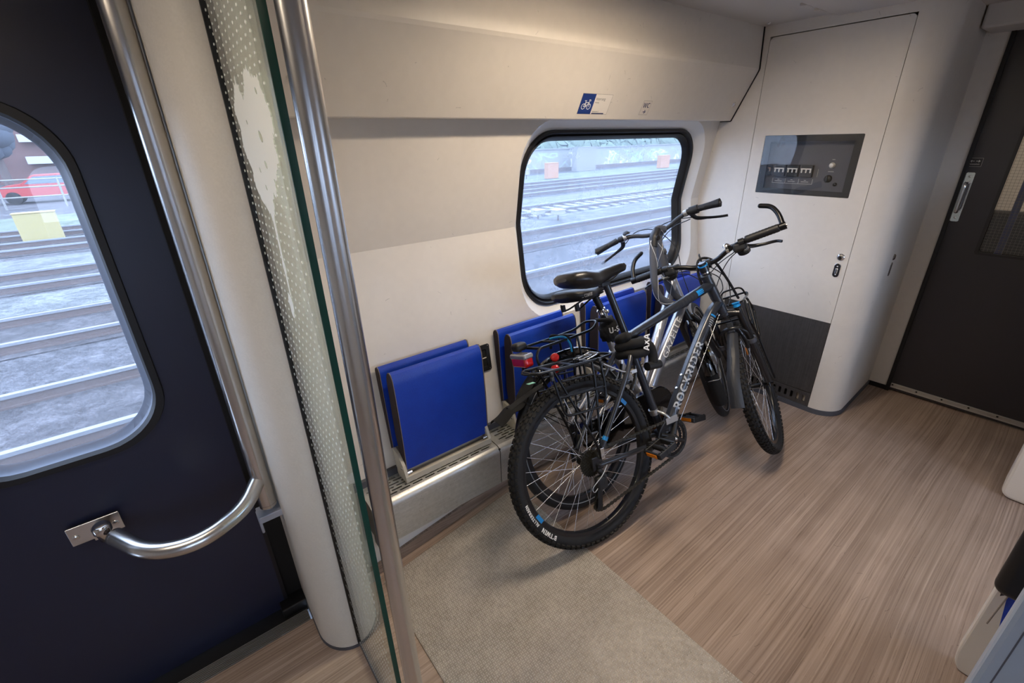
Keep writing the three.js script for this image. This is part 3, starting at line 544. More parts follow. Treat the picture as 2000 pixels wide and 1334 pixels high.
// ---- switch panel behind glass in the cabinet door
{
  const Z = -2.79, X0 = -1.2865, X1 = -0.8235, Y0 = 1.2155, Y1 = 1.5105, t = thing('switch_panel', 'black-framed glass switch panel in the end cabinet door', 'panel', [0, 0, 0]);
  const b = rrect(X0, X1, Y0, Y1, 0.005); b.holes.push(rrect(X0 + 0.036, X1 - 0.034, Y0 + 0.026, Y1 - 0.030, 0.002, THREE.Path));
  obj('backplate', [span(X0, X1, Y0, Y1, Z - 0.052, Z - 0.046)], std({ color: 0x4c4c52, roughness: 0.6 }), t);
  obj('box_side', [span(X0, X0 + 0.004, Y0, Y1, Z - 0.046, Z - 0.004), span(X1 - 0.004, X1, Y0, Y1, Z - 0.046, Z - 0.004), span(X0, X1, Y0, Y0 + 0.004, Z - 0.046, Z - 0.004), span(X0, X1, Y1 - 0.004, Y1, Z - 0.046, Z - 0.004)], M.void, t);
  obj('glass_border', extrude(b, 0.0012, 0).translate(0, 0, Z - 0.0032), M.black, t);
  obj('glass', [new THREE.PlaneGeometry(X1 - X0 - 0.001, Y1 - Y0 - 0.001).translate((X0 + X1) / 2, (Y0 + Y1) / 2, Z - 0.0006)], M.glass, t);
  const off = std({ color: 0xd9d4c9, roughness: 0.4 }), ink = std({ color: 0xb5b2ac, roughness: 0.6 });
  const yb = Y0 + 0.118, zf = Z - 0.044;
  for (let k = 0; k < 3; k++) {
    const x = X0 + 0.098 + k * 0.068, s = obj('breaker', [rbox(0.056, 0.06, 0.02, 0.002, x, yb, zf + 0.008)], M.plastic, t);
    obj('toggle_bar', [rbox(0.052, 0.006, 0.006, 0.002, x, yb + 0.012, zf + 0.026)], off, s);
    for (let j = -1; j <= 1; j++) obj('toggle', [rbox(0.006, 0.02, 0.008, 0.002, x + j * 0.021, yb + 0.002, zf + 0.022)], off, s);
  }
  const s0 = obj('breaker', [rbox(0.02, 0.05, 0.018, 0.002, X0 + 0.042, yb, zf + 0.007)], M.plastic, t); obj('toggle', [rbox(0.014, 0.006, 0.008, 0.002, X0 + 0.042, yb + 0.012, zf + 0.02), rbox(0.005, 0.02, 0.008, 0.002, X0 + 0.047, yb + 0.004, zf + 0.02)], std({ color: 0x9a7f6c, roughness: 0.5 }), s0);
  const xl = X0 + 0.062, lines = [span(xl, xl + 0.205, Y0 + 0.052, Y0 + 0.0535, zf - 0.002, zf)]; for (let k = 0; k < 4; k++) lines.push(span(xl + k * 0.068, xl + k * 0.068 + 0.0015, Y0 + 0.052, Y0 + 0.078, zf - 0.002, zf)); for (let k = 0; k < 3; k++) lines.push(span(xl + 0.014 + k * 0.068, xl + 0.05 + k * 0.068, Y0 + 0.062, Y0 + 0.0645, zf - 0.002, zf), span(xl + 0.027 + k * 0.068, xl + 0.037 + k * 0.068, Y0 + 0.070, Y0 + 0.0725, zf - 0.002, zf));
  lines.push(span(X0 + 0.283, X0 + 0.2845, Y0 + 0.09, Y0 + 0.13, zf - 0.002, zf), span(X0 + 0.330, X0 + 0.356, Y0 + 0.118, Y0 + 0.1205, zf - 0.002, zf), span(X0 + 0.337, X0 + 0.35, Y0 + 0.176, Y0 + 0.1785, zf - 0.002, zf));
  obj('printed_lines', lines, ink, t);
  obj('push_button', [lathe([[0, 0.016], [0.009, 0.015], [0.0105, 0.012], [0.0105, 0.004], [0.014, 0.003], [0.014, 0]], 24).rotateX(Math.PI / 2).translate(X0 + 0.343, Y0 + 0.149, zf)], off, t);
  const kn = obj('rotary_knob', [lathe([[0, 0.014], [0.015, 0.013], [0.0175, 0.004], [0.019, 0]], 24).rotateX(Math.PI / 2).translate(X0 + 0.338, Y0 + 0.084, zf), rbox(0.009, 0.034, 0.012, 0.003, X0 + 0.338, Y0 + 0.084, zf + 0.018)], M.black, t);
  obj('small_knob', [lathe([[0, 0.008], [0.008, 0.007], [0.009, 0]], 16).rotateX(Math.PI / 2).translate(X0 + 0.376, Y0 + 0.058, zf)], M.black, t);
  for (const y of [0.105, 0.14]) obj('glass_pin', [ball(V(X0 + 0.01, Y0 + y, Z + 0.001), 0.002)], M.chrome, t);
}
// ---- glass screen at the pillar
{
  const z = -0.195, t = thing('glass_screen', 'frosted-dot glass draught screen between pillar and grab pole', 'screen', [0, 0, 0]);
  const g = span(-1.163, -0.779, -0.075, 1.95, z - 0.006, z + 0.006);
  obj('pane', g, phy({ color: 0xf4fbf8, roughness: 0.0, transmission: 1, thickness: 0, ior: 1.5 }), t);
  obj('green_edge', [span(-0.779, -0.775, -0.075, 1.95, z - 0.006, z + 0.006)], M.greenEdge, t);
  obj('gasket', [span(-1.178, -1.158, -0.08, 1.99, z - 0.011, z + 0.011)], M.rubber, t);
  obj('foot_rail', [span(-1.165, -0.78, -0.098, -0.073, z - 0.008, z + 0.008)], M.rubberGrey, t);
  const W = 512, H = 2048, SX = W / 0.384, SY = H / 2.025;
  const tex = canvasTex(W, H, (c) => {
    c.fillStyle = '#000'; c.fillRect(0, 0, W, H); c.fillStyle = '#fff';
    const mix = (a, b, t) => a + (b - a) * t; let d = 0.008, j = 0;
    while (d < 2.02) { const t = Math.max(0, Math.min(1, (d - 0.35) / 1.35)), px = mix(0.034, 0.0095, t), pw = mix(0.0085, 0.0030, t), ph = mix(0.0046, 0.0100, t); for (let x = 0.012 + (j % 2) * px / 2; x < 0.345; x += px) { c.beginPath(); c.ellipse((x + pw / 2) * SX, d * SY, pw / 2 * SX, ph / 2 * SY, 0, 0, 7); c.fill(); } d += mix(0.0135, 0.040, t); j++; }
    // frosted blot: an irregular white patch in the upper half
    const blot = [[0.30, 1.622], [0.36, 1.63], [0.40, 1.612], [0.44, 1.596], [0.50, 1.606], [0.56, 1.632], [0.64, 1.636], [0.70, 1.622], [0.80, 1.618], [0.82, 1.60], [0.88, 1.566], [0.88, 1.54], [0.84, 1.525], [0.86, 1.50], [0.80, 1.487], [0.76, 1.47], [0.70, 1.462], [0.69, 1.445], [0.58, 1.432], [0.56, 1.405], [0.50, 1.392], [0.44, 1.402], [0.38, 1.418], [0.28, 1.43], [0.24, 1.455], [0.27, 1.475], [0.20, 1.50], [0.17, 1.52], [0.21, 1.55], [0.17, 1.58], [0.21, 1.60]];
    const pts = []; blot.forEach((p, i) => { const q = blot[(i + 1) % blot.length]; for (let k = 0; k < 6; k++) { const f = k / 6; pts.push([(p[0] + (q[0] - p[0]) * f + rr(-0.012, 0.012)) * W, (1.95 - (p[1] + (q[1] - p[1]) * f + rr(-0.006, 0.006))) * SY]); } });
    c.beginPath(); pts.forEach((p, i) => i ? c.lineTo(p[0], p[1]) : c.moveTo(p[0], p[1])); c.fill();
    c.fillStyle = '#000'; for (const [x, y, r] of [[0.62, 1.535, 0.03], [0.6, 1.49, 0.02], [0.45, 1.48, 0.014], [0.5, 1.45, 0.014], [0.72, 1.60, 0.016], [0.4, 1.56, 0.012]]) { c.beginPath(); c.ellipse(x * W, (1.95 - y) * SY, r * W, r * W * 0.5, 0.4, 0, 7); c.fill(); }
    c.fillStyle = '#fff'; c.beginPath(); c.moveTo(0.475 * W, (1.95 - 1.40) * SY); c.lineTo(0.47 * W, (1.95 - 1.24) * SY); c.lineTo(0.495 * W, (1.95 - 1.24) * SY); c.lineTo(0.52 * W, (1.95 - 1.40) * SY); c.fill();
    for (const [x, y, r] of [[0.49, 1.30, 0.03], [0.45, 1.22, 0.045], [0.44, 1.20, 0.03]]) { c.beginPath(); c.ellipse(x * W, (1.95 - y) * SY, r * W, r * W * 0.9, 0, 0, 7); c.fill(); }
  }, false);
  const pr = new THREE.Mesh(new THREE.PlaneGeometry(0.384, 2.025).translate(-0.971, 0.9375, z + 0.0068), std({ color: 0xe9ece6, roughness: 0.8, alphaMap: tex, transparent: true })); pr.name = 'frosted_print'; pr.userData.label = 'white frosted dots and a ragged white patch'; pr.castShadow = pr.receiveShadow = true; t.add(pr);
}
// ---- grab pole
{
  const t = thing('grab_pole', 'tall brushed steel grab pole beside the glass screen edge', 'pole', [-0.722, LOW, -0.217]);
  obj('tube', [cyl(V(0, 0.01, 0), V(0, 2.115, 0), 0.0205, 0.0205, 32)], M.tubeSteel, t);
  obj('floor_flange', [lathe([[0.021, 0.02], [0.03, 0.016], [0.045, 0.006], [0.046, 0]], 28)], M.tubeSteel, t);
  obj('ceiling_flange', [lathe([[0.046, 2.117], [0.045, 2.11], [0.03, 2.1], [0.021, 2.095]], 28)], M.tubeSteel, t);
}
// ---- entrance handrail
{
  const t = thing('entrance_handrail', 'curved brushed steel handrail at the outer door', 'handrail', [0, 0, 0]);
  obj('bow_tube', [new THREE.TubeGeometry(path([V(-1.415, 0.545, 0.300), V(-1.30, 0.532, 0.232), V(-1.262, 0.528, 0.12), V(-1.305, 0.545, 0.0), V(-1.37, 0.585, -0.058)], 0.09), 140, 0.0225, 22, false), cyl(V(-1.4215, 0.5457, 0.304), V(-1.414, 0.545, 0.2995), 0.0225, 0.0225, 22)], M.tubeSteel, t);
  obj('upright_tube', [new THREE.TubeGeometry(path([V(-1.37, 0.485, -0.061), V(-1.37, 1.35, -0.061), V(-1.335, 1.80, -0.060), V(-1.345, 2.02, -0.058)], 0.25), 120, 0.0250, 28, false), cyl(V(-1.37, 0.476, -0.061), V(-1.37, 0.487, -0.061), 0.025, 0.025, 28)], M.tubeSteel, t);
  obj('foot_pin', [cyl(V(-1.37, 0.455, -0.064), V(-1.37, 0.478, -0.064), 0.011, 0.011, 12)], M.chrome, t);
  obj('foot_bracket', [rbox(0.06, 0.024, 0.075, 0.003, -1.375, 0.444, -0.062), rbox(0.06, 0.05, 0.008, 0.003, -1.375, 0.42, -0.026), rbox(0.06, 0.04, 0.008, 0.003, -1.375, 0.425, -0.093)], std({ color: 0xb4bac6, metalness: 0.3, roughness: 0.4 }), t);
  const pv = obj('pivot', [lathe([[0, 0.026], [0.016, 0.026], [0.0215, 0.021], [0.0215, 0.003], [0.018, -0.001], [0.014, -0.026], [0.0, -0.028]], 24).translate(-1.446, 0.556, 0.325)], M.chrome, t);
  const pl = obj('pivot_plate', [rbox(0.006, 0.06, 0.115, 0.002, -1.487, 0.548, 0.345, 1)], M.tubeSteel, t);
  for (const zz of [0.302, 0.388]) obj('screw', [lathX([[0, 0.004], [0.006, 0.003], [0.008, 0]], 10).translate(-1.484, 0.545, zz)], M.chrome, pl);
  obj('pivot_arm', [span(-1.486, -1.45, 0.535, 0.552, 0.328, 0.348)], M.tubeSteel, pl);
}
// ---- right-hand side: end panel, near shell, pad and folding seat glimpsed at the frame's edge
{
  const e = obj('side_panel', [extrude((() => { const s = new THREE.Shape(); s.moveTo(0.13, 0.004); s.lineTo(1.24, 0.004); s.lineTo(1.24, 1.25); s.lineTo(0.16, 1.25); s.quadraticCurveTo(0.10, 1.25, 0.10, 1.19); s.lineTo(0.10, 0.04); s.quadraticCurveTo(0.10, 0.004, 0.13, 0.004); return s; })(), 0.10, 0.012).translate(0, 0.012, -2.80)], M.creamPlain);
  e.name = 'partition_panel'; tag(e, 'rounded cream partition panel at the right edge near the far door', 'panel');
  const n = thing('seat_shell', 'pale blue-grey seat shell at the lower right corner', 'seat', [0, 0, 0]);
  const sh = new THREE.Shape(); sh.moveTo(0.108, 0.02); sh.lineTo(0.66, 0.02); sh.lineTo(0.66, 1.05); sh.quadraticCurveTo(0.66, 1.12, 0.58, 1.12); sh.lineTo(0.17, 1.12); sh.quadraticCurveTo(0.108, 1.12, 0.108, 1.05); sh.lineTo(0.108, 0.02);
  obj('back_shell', extrude(sh, 0.03, 0.008).translate(0, 0, -0.925), std({ color: 0x99a3b0, roughness: 0.35 }), n);
  obj('shell_seam', [span(0.1185, 0.1205, 0.1, 1.05, -0.8872, -0.8865)], M.rubberGrey, n);
  obj('leg', [span(0.3, 0.42, 0, 0.05, -0.92, -0.85)], M.alu, n);
  const p = thing('seat_pedestal', 'pale grey seat side panel at the right edge', 'panel', [0, 0, 0]);
  const ps = new THREE.Shape(); ps.moveTo(0.15, 0); ps.lineTo(0.7, 0); ps.lineTo(0.7, 0.5); ps.lineTo(0.13, 0.5); ps.lineTo(0.125, 0.08); ps.quadraticCurveTo(0.125, 0, 0.15, 0);
  obj('panel', extrude(ps, 0.03, 0.006).translate(0.008, 0.007, -1.62), M.creamPlain, p);
  const a = thing('side_pad', 'black padded side flap at the right edge beside the blue-sided seat', 'armrest', [0, 0, 0]);
  obj('pad', [rbox(0.30, 0.45, 0.05, 0.022, 0.256, 0.72, -1.385, 3)], M.black, a);
  obj('stem', [span(0.3, 0.34, 0, 0.5, -1.385, -1.355)], M.alu, a);
  const f = thing('edge_seat', 'blue seat with brown side, just showing at the right edge', 'seat', [0, 0, 0]);
  obj('seat_pad', runZ([[0.162, 0.30], [0.19, 0.28], [0.60, 0.30], [0.60, 0.62], [0.20, 0.62], [0.165, 0.60], [0.14, 0.45]], -1.56, -1.50), M.leather, f);
  obj('side_cloth', runZ([[0.135, 0.40], [0.15, 0.42], [0.165, 0.62], [0.15, 0.63], [0.128, 0.55]], -1.56, -1.49), M.sideFabric, f);
  obj('seam', [cyl(V(0.158, 0.615, -1.487), V(0.14, 0.30, -1.487), 0.002, 0.002, 6)], M.piping, f);
  obj('base', [span(0.3, 0.4, 0, 0.3, -1.55, -1.51)], M.alu, f);
}

// ================================================================ BICYCLES
// bike coordinates: u forward, v up, w to the right; a bike stands on its rear contact point
const P = (u, v, w = 0) => V(w, v, -u);
M.spoke = std({ color: 0xdcdce0, metalness: 0.85, roughness: 0.22 });
M.frameGrey = phy({ color: 0x292d36, roughness: 0.32, metalness: 0.25, clearcoat: 0.5, clearcoatRoughness: 0.25 });
M.frameBlack = phy({ color: 0x16181d, roughness: 0.3, metalness: 0.2, clearcoat: 0.5, clearcoatRoughness: 0.2 });
M.silverFrame = std({ color: 0xa9abb2, roughness: 0.3, metalness: 0.7 });
M.gloss = phy({ color: 0x08080b, roughness: 0.14, clearcoat: 1, clearcoatRoughness: 0.05 });
M.tyre = std({ color: 0x15161a, roughness: 0.72 });
M.tread = std({ color: 0x1c1a19, roughness: 0.85 });
M.tubeBlack = std({ color: 0x121317, roughness: 0.28, metalness: 0.35 });
M.stripe = std({ color: 0x85878b, roughness: 0.5 });
M.blue = std({ color: 0x1686cf, roughness: 0.4 });
M.print = std({ color: 0xaab0b9, roughness: 0.4 });
M.whitePrint = std({ color: 0xe6e6e6, roughness: 0.5 });
M.red = phy({ color: 0xb80d10, roughness: 0.12, clearcoat: 1 });
M.orange = std({ color: 0xd87a12, roughness: 0.3 });
M.textile = std({ color: 0x101013, roughness: 0.9 });
M.matteGrey = std({ color: 0x2b2d32, roughness: 0.5 });
M.flap = std({ color: 0x0b0b0d, roughness: 0.9 });
M.chain = std({ color: 0x4c4942, roughness: 0.4, metalness: 0.8 });
M.darkMetal = std({ color: 0x1b1c20, roughness: 0.4, metalness: 0.5 });
function bike(name, label, x, z, heading, lean) {
  const b = thing(name, label, 'bicycle', [x, 0, z]); b.rotation.order = 'YXZ'; b.rotation.set(0, -heading, -lean); return b;
}
function steerMatrix(top, bot, deg) {
  const T = P(...top), k = T.clone().sub(P(...bot)).normalize();
  return new THREE.Matrix4().makeTranslation(T.x, T.y, T.z).multiply(new THREE.Matrix4().makeRotationAxis(k, deg * Math.PI / 180)).multiply(new THREE.Matrix4().makeTranslation(-T.x, -T.y, -T.z));
}
function tooth(r0, r1, n, w, hole = 0) {                 // toothed disc, axis x
  const s = new THREE.Shape(); for (let k = 0; k < n * 4; k++) { const a = k / (n * 4) * Math.PI * 2, r = (k % 4 === 0 || k % 4 === 3) ? r0 : r1; k ? s.lineTo(r * Math.cos(a), r * Math.sin(a)) : s.moveTo(r * Math.cos(a), r * Math.sin(a)); }
  if (hole) { const h = new THREE.Path(); h.absarc(0, 0, hole, 0, Math.PI * 2); s.holes.push(h); }
  return extrude(s, w, 0).rotateY(Math.PI / 2);
}
// wheel built about its own axle (x axis)
function wheel(parent, name, c, o) {
  const g = part(name, parent); g.position.copy(c);
  const R = o.R, rt = o.rt, rimO = R - rt * 2 + 0.006;
  const tyre = obj('tyre', [new THREE.TorusGeometry(R - rt - o.knob, rt, 18, 96).rotateY(Math.PI / 2)], M.tyre, g);
  if (o.knob > 0.001) {
    const kn = []; const rows = [[0.005, 0.008, 0], [-0.005, 0.008, 0.5], [0.0145, 0.009, 0.25], [-0.0145, 0.009, 0.75], [0.0225, 0.008, 0], [-0.0225, 0.008, 0.5]], N = 84;
    for (const [w, s, ph] of rows) for (let i = 0; i < N; i++) {
      const a = (i + ph) / N * Math.PI * 2, el = Math.asin(Math.max(-1, Math.min(1, w / rt))), b = box(s * 1.08, o.knob * 2 + 0.002, 0.0145, 0, rt, 0);
      b.rotateZ(-el); b.translate(0, R - rt - o.knob, 0).rotateX(a); kn.push(b);
    }
    obj('tread_knobs', kn, M.tread, g).userData.kind = 'stuff';
  }
  if (o.stripe) for (const s of [-1, 1]) obj('reflective_stripe', [new THREE.TorusGeometry(R - rt - 0.008, 0.0022, 6, 96).rotateY(Math.PI / 2).translate(s * (rt - 0.0018), 0, 0)], M.stripe, g);
  const rw = o.rimW ?? 0.0125;
  obj('rim', toCreasedNormals(lathX([[rimO - 0.024, -0.006], [rimO - 0.02, -rw], [rimO - 0.002, -rw - 0.001], [rimO, -rw + 0.001], [rimO - 0.006, 0], [rimO, rw - 0.001], [rimO - 0.002, rw + 0.001], [rimO - 0.02, rw], [rimO - 0.024, 0.006], [rimO - 0.024, -0.006]], 96), 0.6), M.frameBlack, g);
  obj('hub', lathX([[0, -0.052], [0.007, -0.052], [0.009, -0.036], [0.024, -0.034], [0.024, -0.029], [0.012, -0.024], [0.011, 0.024], [0.024, 0.029], [0.024, 0.034], [0.009, 0.036], [0.007, 0.052], [0, 0.052]], 24), M.darkMetal, g);
  const N = o.spokes ?? 32;
  for (let k = 0; k < N; k++) {
    const side = k % 2 ? 1 : -1, dir = (k >> 1) % 2 ? 1 : -1, a = k / N * Math.PI * 2, b = a + dir * 0.95;
    const h = V(side * 0.031, 0.0215 * Math.cos(b), 0.0215 * Math.sin(b)), e = V(side * 0.003, (rimO - 0.02) * Math.cos(a), (rimO - 0.02) * Math.sin(a));
    obj('spoke', cyl(h, e, 0.0011, 0.0011, 6), M.spoke, g);
  }
  return g;
}
// letters wrapped round a tube from A to B; phi turns them about the tube, 0 facing the right
function wrapText(str, size, A, B, R, start, phi, flip = false, f = font, wide = 1) {
  const g = textGeo(str, size, 0.0008, f).toNonIndexed(), p = g.attributes.position, d = B.clone().sub(A).normalize(), right = V(1, 0, 0).addScaledVector(d, -d.x).normalize(), up = V().crossVectors(right, d);
  for (let i = 0; i < p.count; i++) {
    const s = start + p.getX(i) * wide, a = phi + (p.getY(i) - size / 2) / R * (flip ? -1 : 1), r = R + 0.0004 + p.getZ(i);
    const q = A.clone().addScaledVector(d, s).addScaledVector(right, Math.cos(a) * r).addScaledVector(up, Math.sin(a) * r); p.setXYZ(i, q.x, q.y, q.z);
  }
  g.computeVertexNormals(); return g;
}
function V0() { return V(0, 0, 0); }
// letters along a circle on the tyre's right flank, tops outward, read clockwise
function ringText(str, size, r, w, a0, f = font) {
  const g = textGeo(str, size, 0.0008, f).toNonIndexed(), p = g.attributes.position;
  for (let i = 0; i < p.count; i++) { const a = a0 - p.getX(i) / r, rad = r + p.getY(i), z = p.getZ(i) + 0.0009 + Math.sqrt(Math.max(0, w * w - (rad - 0.3202) ** 2)); p.setXYZ(i, z, rad * Math.sin(a), -rad * Math.cos(a)); }
  g.computeVertexNormals(); return g;
}
// band of colour wrapped on part of a tube
function wrapPatch(A, B, R, s0, s1, a0, a1) {
  const d = B.clone().sub(A).normalize(), right = V(1, 0, 0).addScaledVector(d, -d.x).normalize(), up = V().crossVectors(right, d), n = 10, rings = [];
  for (const [s, sh] of [[s0, 0], [s1, 1]]) { const r = []; for (let k = 0; k <= n; k++) { const a = a0 + (a1 - a0) * k / n; r.push(A.clone().addScaledVector(d, s).addScaledVector(right, Math.cos(a) * (R + 0.0006)).addScaledVector(up, Math.sin(a) * (R + 0.0006))); } rings.push(r); }
  return loft(rings, false);
}
function saddle(rows) {                                  // rows: [u, half width, top v, depth]
  const rings = [], n = 20;
  for (const [u, hw, v, dp] of rows) { const r = []; for (let k = 0; k < n; k++) { const a = k / n * Math.PI * 2, c = Math.cos(a), s = Math.sin(a); r.push(P(u, v - dp / 2 + (s > 0 ? Math.pow(s, 0.7) * dp / 2 : -Math.pow(-s, 1.0) * dp / 2 * 0.9), Math.sign(c) * Math.pow(Math.abs(c), 0.75) * hw)); } rings.push(r); }
  const g = loft(rings), cap = (ring) => { const c = ring.reduce((a, q) => a.add(q), V0()).divideScalar(n), pos = []; for (let k = 0; k < n; k++) { const q = ring[(k + 1) % n]; pos.push(c.x, c.y, c.z, ring[k].x, ring[k].y, ring[k].z, q.x, q.y, q.z); } const b = new THREE.BufferGeometry(); b.setAttribute('position', new THREE.Float32BufferAttribute(pos, 3)); b.computeVertexNormals(); return b; };
  return join([toCreasedNormals(g, 1.2), cap(rings[0]), cap(rings[rings.length - 1])]);
}
// curved mudguard sheet along points of a spine, with given half width and normals away from c
function guard(spine, hw, c, crown = 0.012, seg = 36) {
  const cv = new THREE.CatmullRomCurve3(spine, false, 'centripetal'), rows = [], n = 10;
  for (let i = 0; i <= seg; i++) {
    const t = i / seg, p = cv.getPointAt(t), T = cv.getTangentAt(t), out = p.clone().sub(c); out.addScaledVector(T, -out.dot(T)).normalize(); const S = V().crossVectors(T, out).normalize(), w = Array.isArray(hw) ? hw[0] + (hw[1] - hw[0]) * t : hw, r = [];
    for (let k = 0; k <= n; k++) { const a = (k / n - 0.5) * 2; r.push(p.clone().addScaledVector(S, a * w).addScaledVector(out, -crown * a * a * 1.6)); }
    for (let k = n; k >= 0; k--) { const a = (k / n - 0.5) * 2; r.push(p.clone().addScaledVector(S, a * w * 0.97).addScaledVector(out, -crown * a * a * 1.6 - 0.002)); }
    rows.push(r);
  }
  return loft(rows);
}
function chainRun(pts, parent, name = 'chain') {          // links along a closed or open run
  const cv = path(pts, 0.03), L = cv.getLength(), n = Math.floor(L / 0.0095), gs = [];
  for (let i = 0; i < n; i++) {
    const a = cv.getPointAt(i / n), b = cv.getPointAt(Math.min(1, (i + 1.25) / n)), m = a.clone().add(b).multiplyScalar(0.5), d = b.clone().sub(a);
    const g = box(i % 2 ? 0.009 : 0.0055, i % 2 ? 0.0095 : 0.0075, d.length() * (i % 2 ? 1 : 0.8)); const q = new THREE.Quaternion().setFromRotationMatrix(new THREE.Matrix4().lookAt(b, a, UP)); gs.push(g.applyQuaternion(q).translate(m.x, m.y, m.z));
  }
  const o = obj(name, gs, M.chain, parent); o.userData.kind = 'stuff'; return o;
}
function pedal(parent, c, name = 'pedal', tilt = 0) {
  const fix = (g) => g.rotateX(tilt).translate(c.x, c.y, c.z);
  const o = obj(name, [fix(rbox(0.012, 0.026, 0.098, 0.004, -0.038)), fix(rbox(0.012, 0.026, 0.098, 0.004, 0.038)), fix(rbox(0.085, 0.024, 0.012, 0.004, 0, 0, 0.045)), fix(rbox(0.085, 0.024, 0.012, 0.004, 0, 0, -0.045)), fix(cyl(V(-0.045, 0, 0), V(0.045, 0, 0), 0.011, 0.011, 12))], M.plastic, parent);
  const teeth = []; for (let k = 0; k < 7; k++) for (const s of [-1, 1]) teeth.push(fix(box(0.007, 0.005, 0.006, s * 0.038, 0.014, -0.042 + k * 0.014))); obj('grip_teeth', teeth, M.plastic, o).userData.kind = 'stuff';
  for (const s of [-1, 1]) obj('reflector', [fix(rbox(0.055, 0.016, 0.004, 0.002, 0, 0, s * 0.0515))], M.orange, o);
  return o;
}

// ---- the dark grey mountain bike in front
{
  const b = bike('mountain_bike', 'dark grey mountain bike with knobbly tyres, rear rack and bar ends, leaning in front', -0.8795, -1.0973, 0.135, -0.3227);
  const SM = steerMatrix([0.852, 0.985], [0.944, 0.77], 29);
  const st = (o) => { o.updateMatrix(); o.applyMatrix4(SM); return o; };
  const HUBR = P(0.012, 0.354), HUBF = P(1.15, 0.352), BB = P(0.444, 0.318);
  // wheels
  const rw = wheel(b, 'rear_wheel', HUBR, { R: 0.350, rt: 0.0250, knob: 0.0048, spokes: 32 });
  obj('tyre_lettering', ringText("B'TWIN", 0.0165, 0.3055, 0.0250, Math.PI * 1.27, font), M.whitePrint, rw);
  obj('tyre_lettering', ringText('ALLTERRAIN', 0.0125, 0.3075, 0.0250, Math.PI * 1.27 - 0.335, font), M.whitePrint, rw);
  const band = (a0, a1, r, w) => { const s = new THREE.Shape(); s.absarc(0, 0, r + 0.017, a0, a1, false); s.absarc(0, 0, r, a1, a0, true); return extrude(s, 0.0008, 0, 20).rotateY(Math.PI / 2).translate(w, 0, 0); };
  obj('rim_decal', [band(3.56, 3.69, 0.284, 0.0132)], M.blue, rw); obj('rim_decal', [band(0.62, 0.80, 0.284, 0.0132)], M.blue, rw);
  obj('valve', [cyl(P(-0.288, -0.055, 0), P(-0.245, -0.046, 0), 0.003, 0.0025, 8)], M.rubber, rw);
  const cas = []; for (let k = 0; k < 7; k++) cas.push(tooth(0.024 + k * 0.0052, 0.0205 + k * 0.0052, 13 + k * 3, 0.0022, 0.017).translate(0.062 - k * 0.0045, 0, 0));
  obj('cassette', cas, M.chain, rw);
  const fw = wheel(b, 'front_wheel', HUBF, { R: 0.348, rt: 0.0250, knob: 0.0048, spokes: 32 }); st(fw);
  obj('wheel_reflector', [rbox(0.006, 0.04, 0.018, 0.003, 0.012, 0.19, 0.03)], M.orange, fw);
  // frame
  const HT = P(0.858, 0.955), HB = P(0.940, 0.782), STT = P(0.318, 0.80);
  const ttA = P(0.875, 0.922), ttB = P(0.324, 0.793), dtC = [P(0.915, 0.828), P(0.86, 0.795), P(0.70, 0.625), P(0.52, 0.405), P(0.462, 0.335)];
  const fr = obj('frame', [taper([ttA, ttA.clone().lerp(ttB, 0.4), ttB], [0.023, 0.021, 0.017], 24, 18, [1, 1]), taper(dtC, [0.024, 0.0265, 0.026, 0.026, 0.024], 40, 20),
    cyl(STT, BB, 0.0165, 0.0175, 18), cyl(P(0.8525, 0.966), P(0.9445, 0.772), 0.0225, 0.0235, 22), cyl(P(0.848, 0.976), P(0.854, 0.963), 0.0265, 0.0265, 22), cyl(P(0.942, 0.778), P(0.9475, 0.766), 0.027, 0.027, 22),
    cyl(BB.clone().add(V(-0.036, 0, 0)), BB.clone().add(V(0.036, 0, 0)), 0.0235, 0.0235, 20)], M.frameGrey, b);
  for (const s of [-1, 1]) {
    obj('seat_stay', [smooth([P(0.328, 0.757, s * 0.018), P(0.295, 0.735, s * 0.04), P(0.26, 0.695, s * 0.058), P(0.03, 0.385, s * 0.07)], 0.0105, 30, 12)], M.frameGrey, b);
    obj('chain_stay', [smooth([P(0.43, 0.318, s * 0.028), P(0.34, 0.325, s * 0.045), P(0.2, 0.34, s * 0.066), P(0.03, 0.352, s * 0.07)], 0.0105, 30, 12)], M.frameGrey, b);
    obj('dropout', [rbox(0.007, 0.055, 0.05, 0.003, s * 0.07, 0.362, -0.016), cyl(P(0.012, 0.354, s * 0.058), P(0.012, 0.354, s * 0.085), 0.009, 0.007, 12)], M.frameBlack, b);
  }
  obj('stay_decal', [wrapPatch(P(0.03, 0.385, 0.07), P(0.26, 0.695, 0.058), 0.0107, 0.066, 0.082, -2, 2)], M.blue, b);
  obj('seat_collar', [cyl(P(0.3215, 0.788), P(0.3145, 0.812), 0.0215, 0.0215, 18), cyl(P(0.30, 0.80, -0.012), P(0.30, 0.80, 0.014), 0.005, 0.005, 8)], M.frameBlack, b);
  // decals
  const dA = P(0.52, 0.405), dB = P(0.86, 0.795);
  obj('frame_lettering', [wrapText('ROCKRIDER', 0.033, P(0.505, 0.387), P(0.70, 0.625), 0.0274, 0.035, 0.42, false, font, 1.32)], M.print, b);
  obj('frame_decal', [wrapPatch(P(0.70, 0.625), P(0.86, 0.795), 0.0268, 0.205, 0.213, -0.4, 0.75)], M.blue, b);
  obj('frame_decal', [wrapPatch(ttB, ttA, 0.0216, 0.445, 0.488, -0.35, 0.85)], M.blue, b);
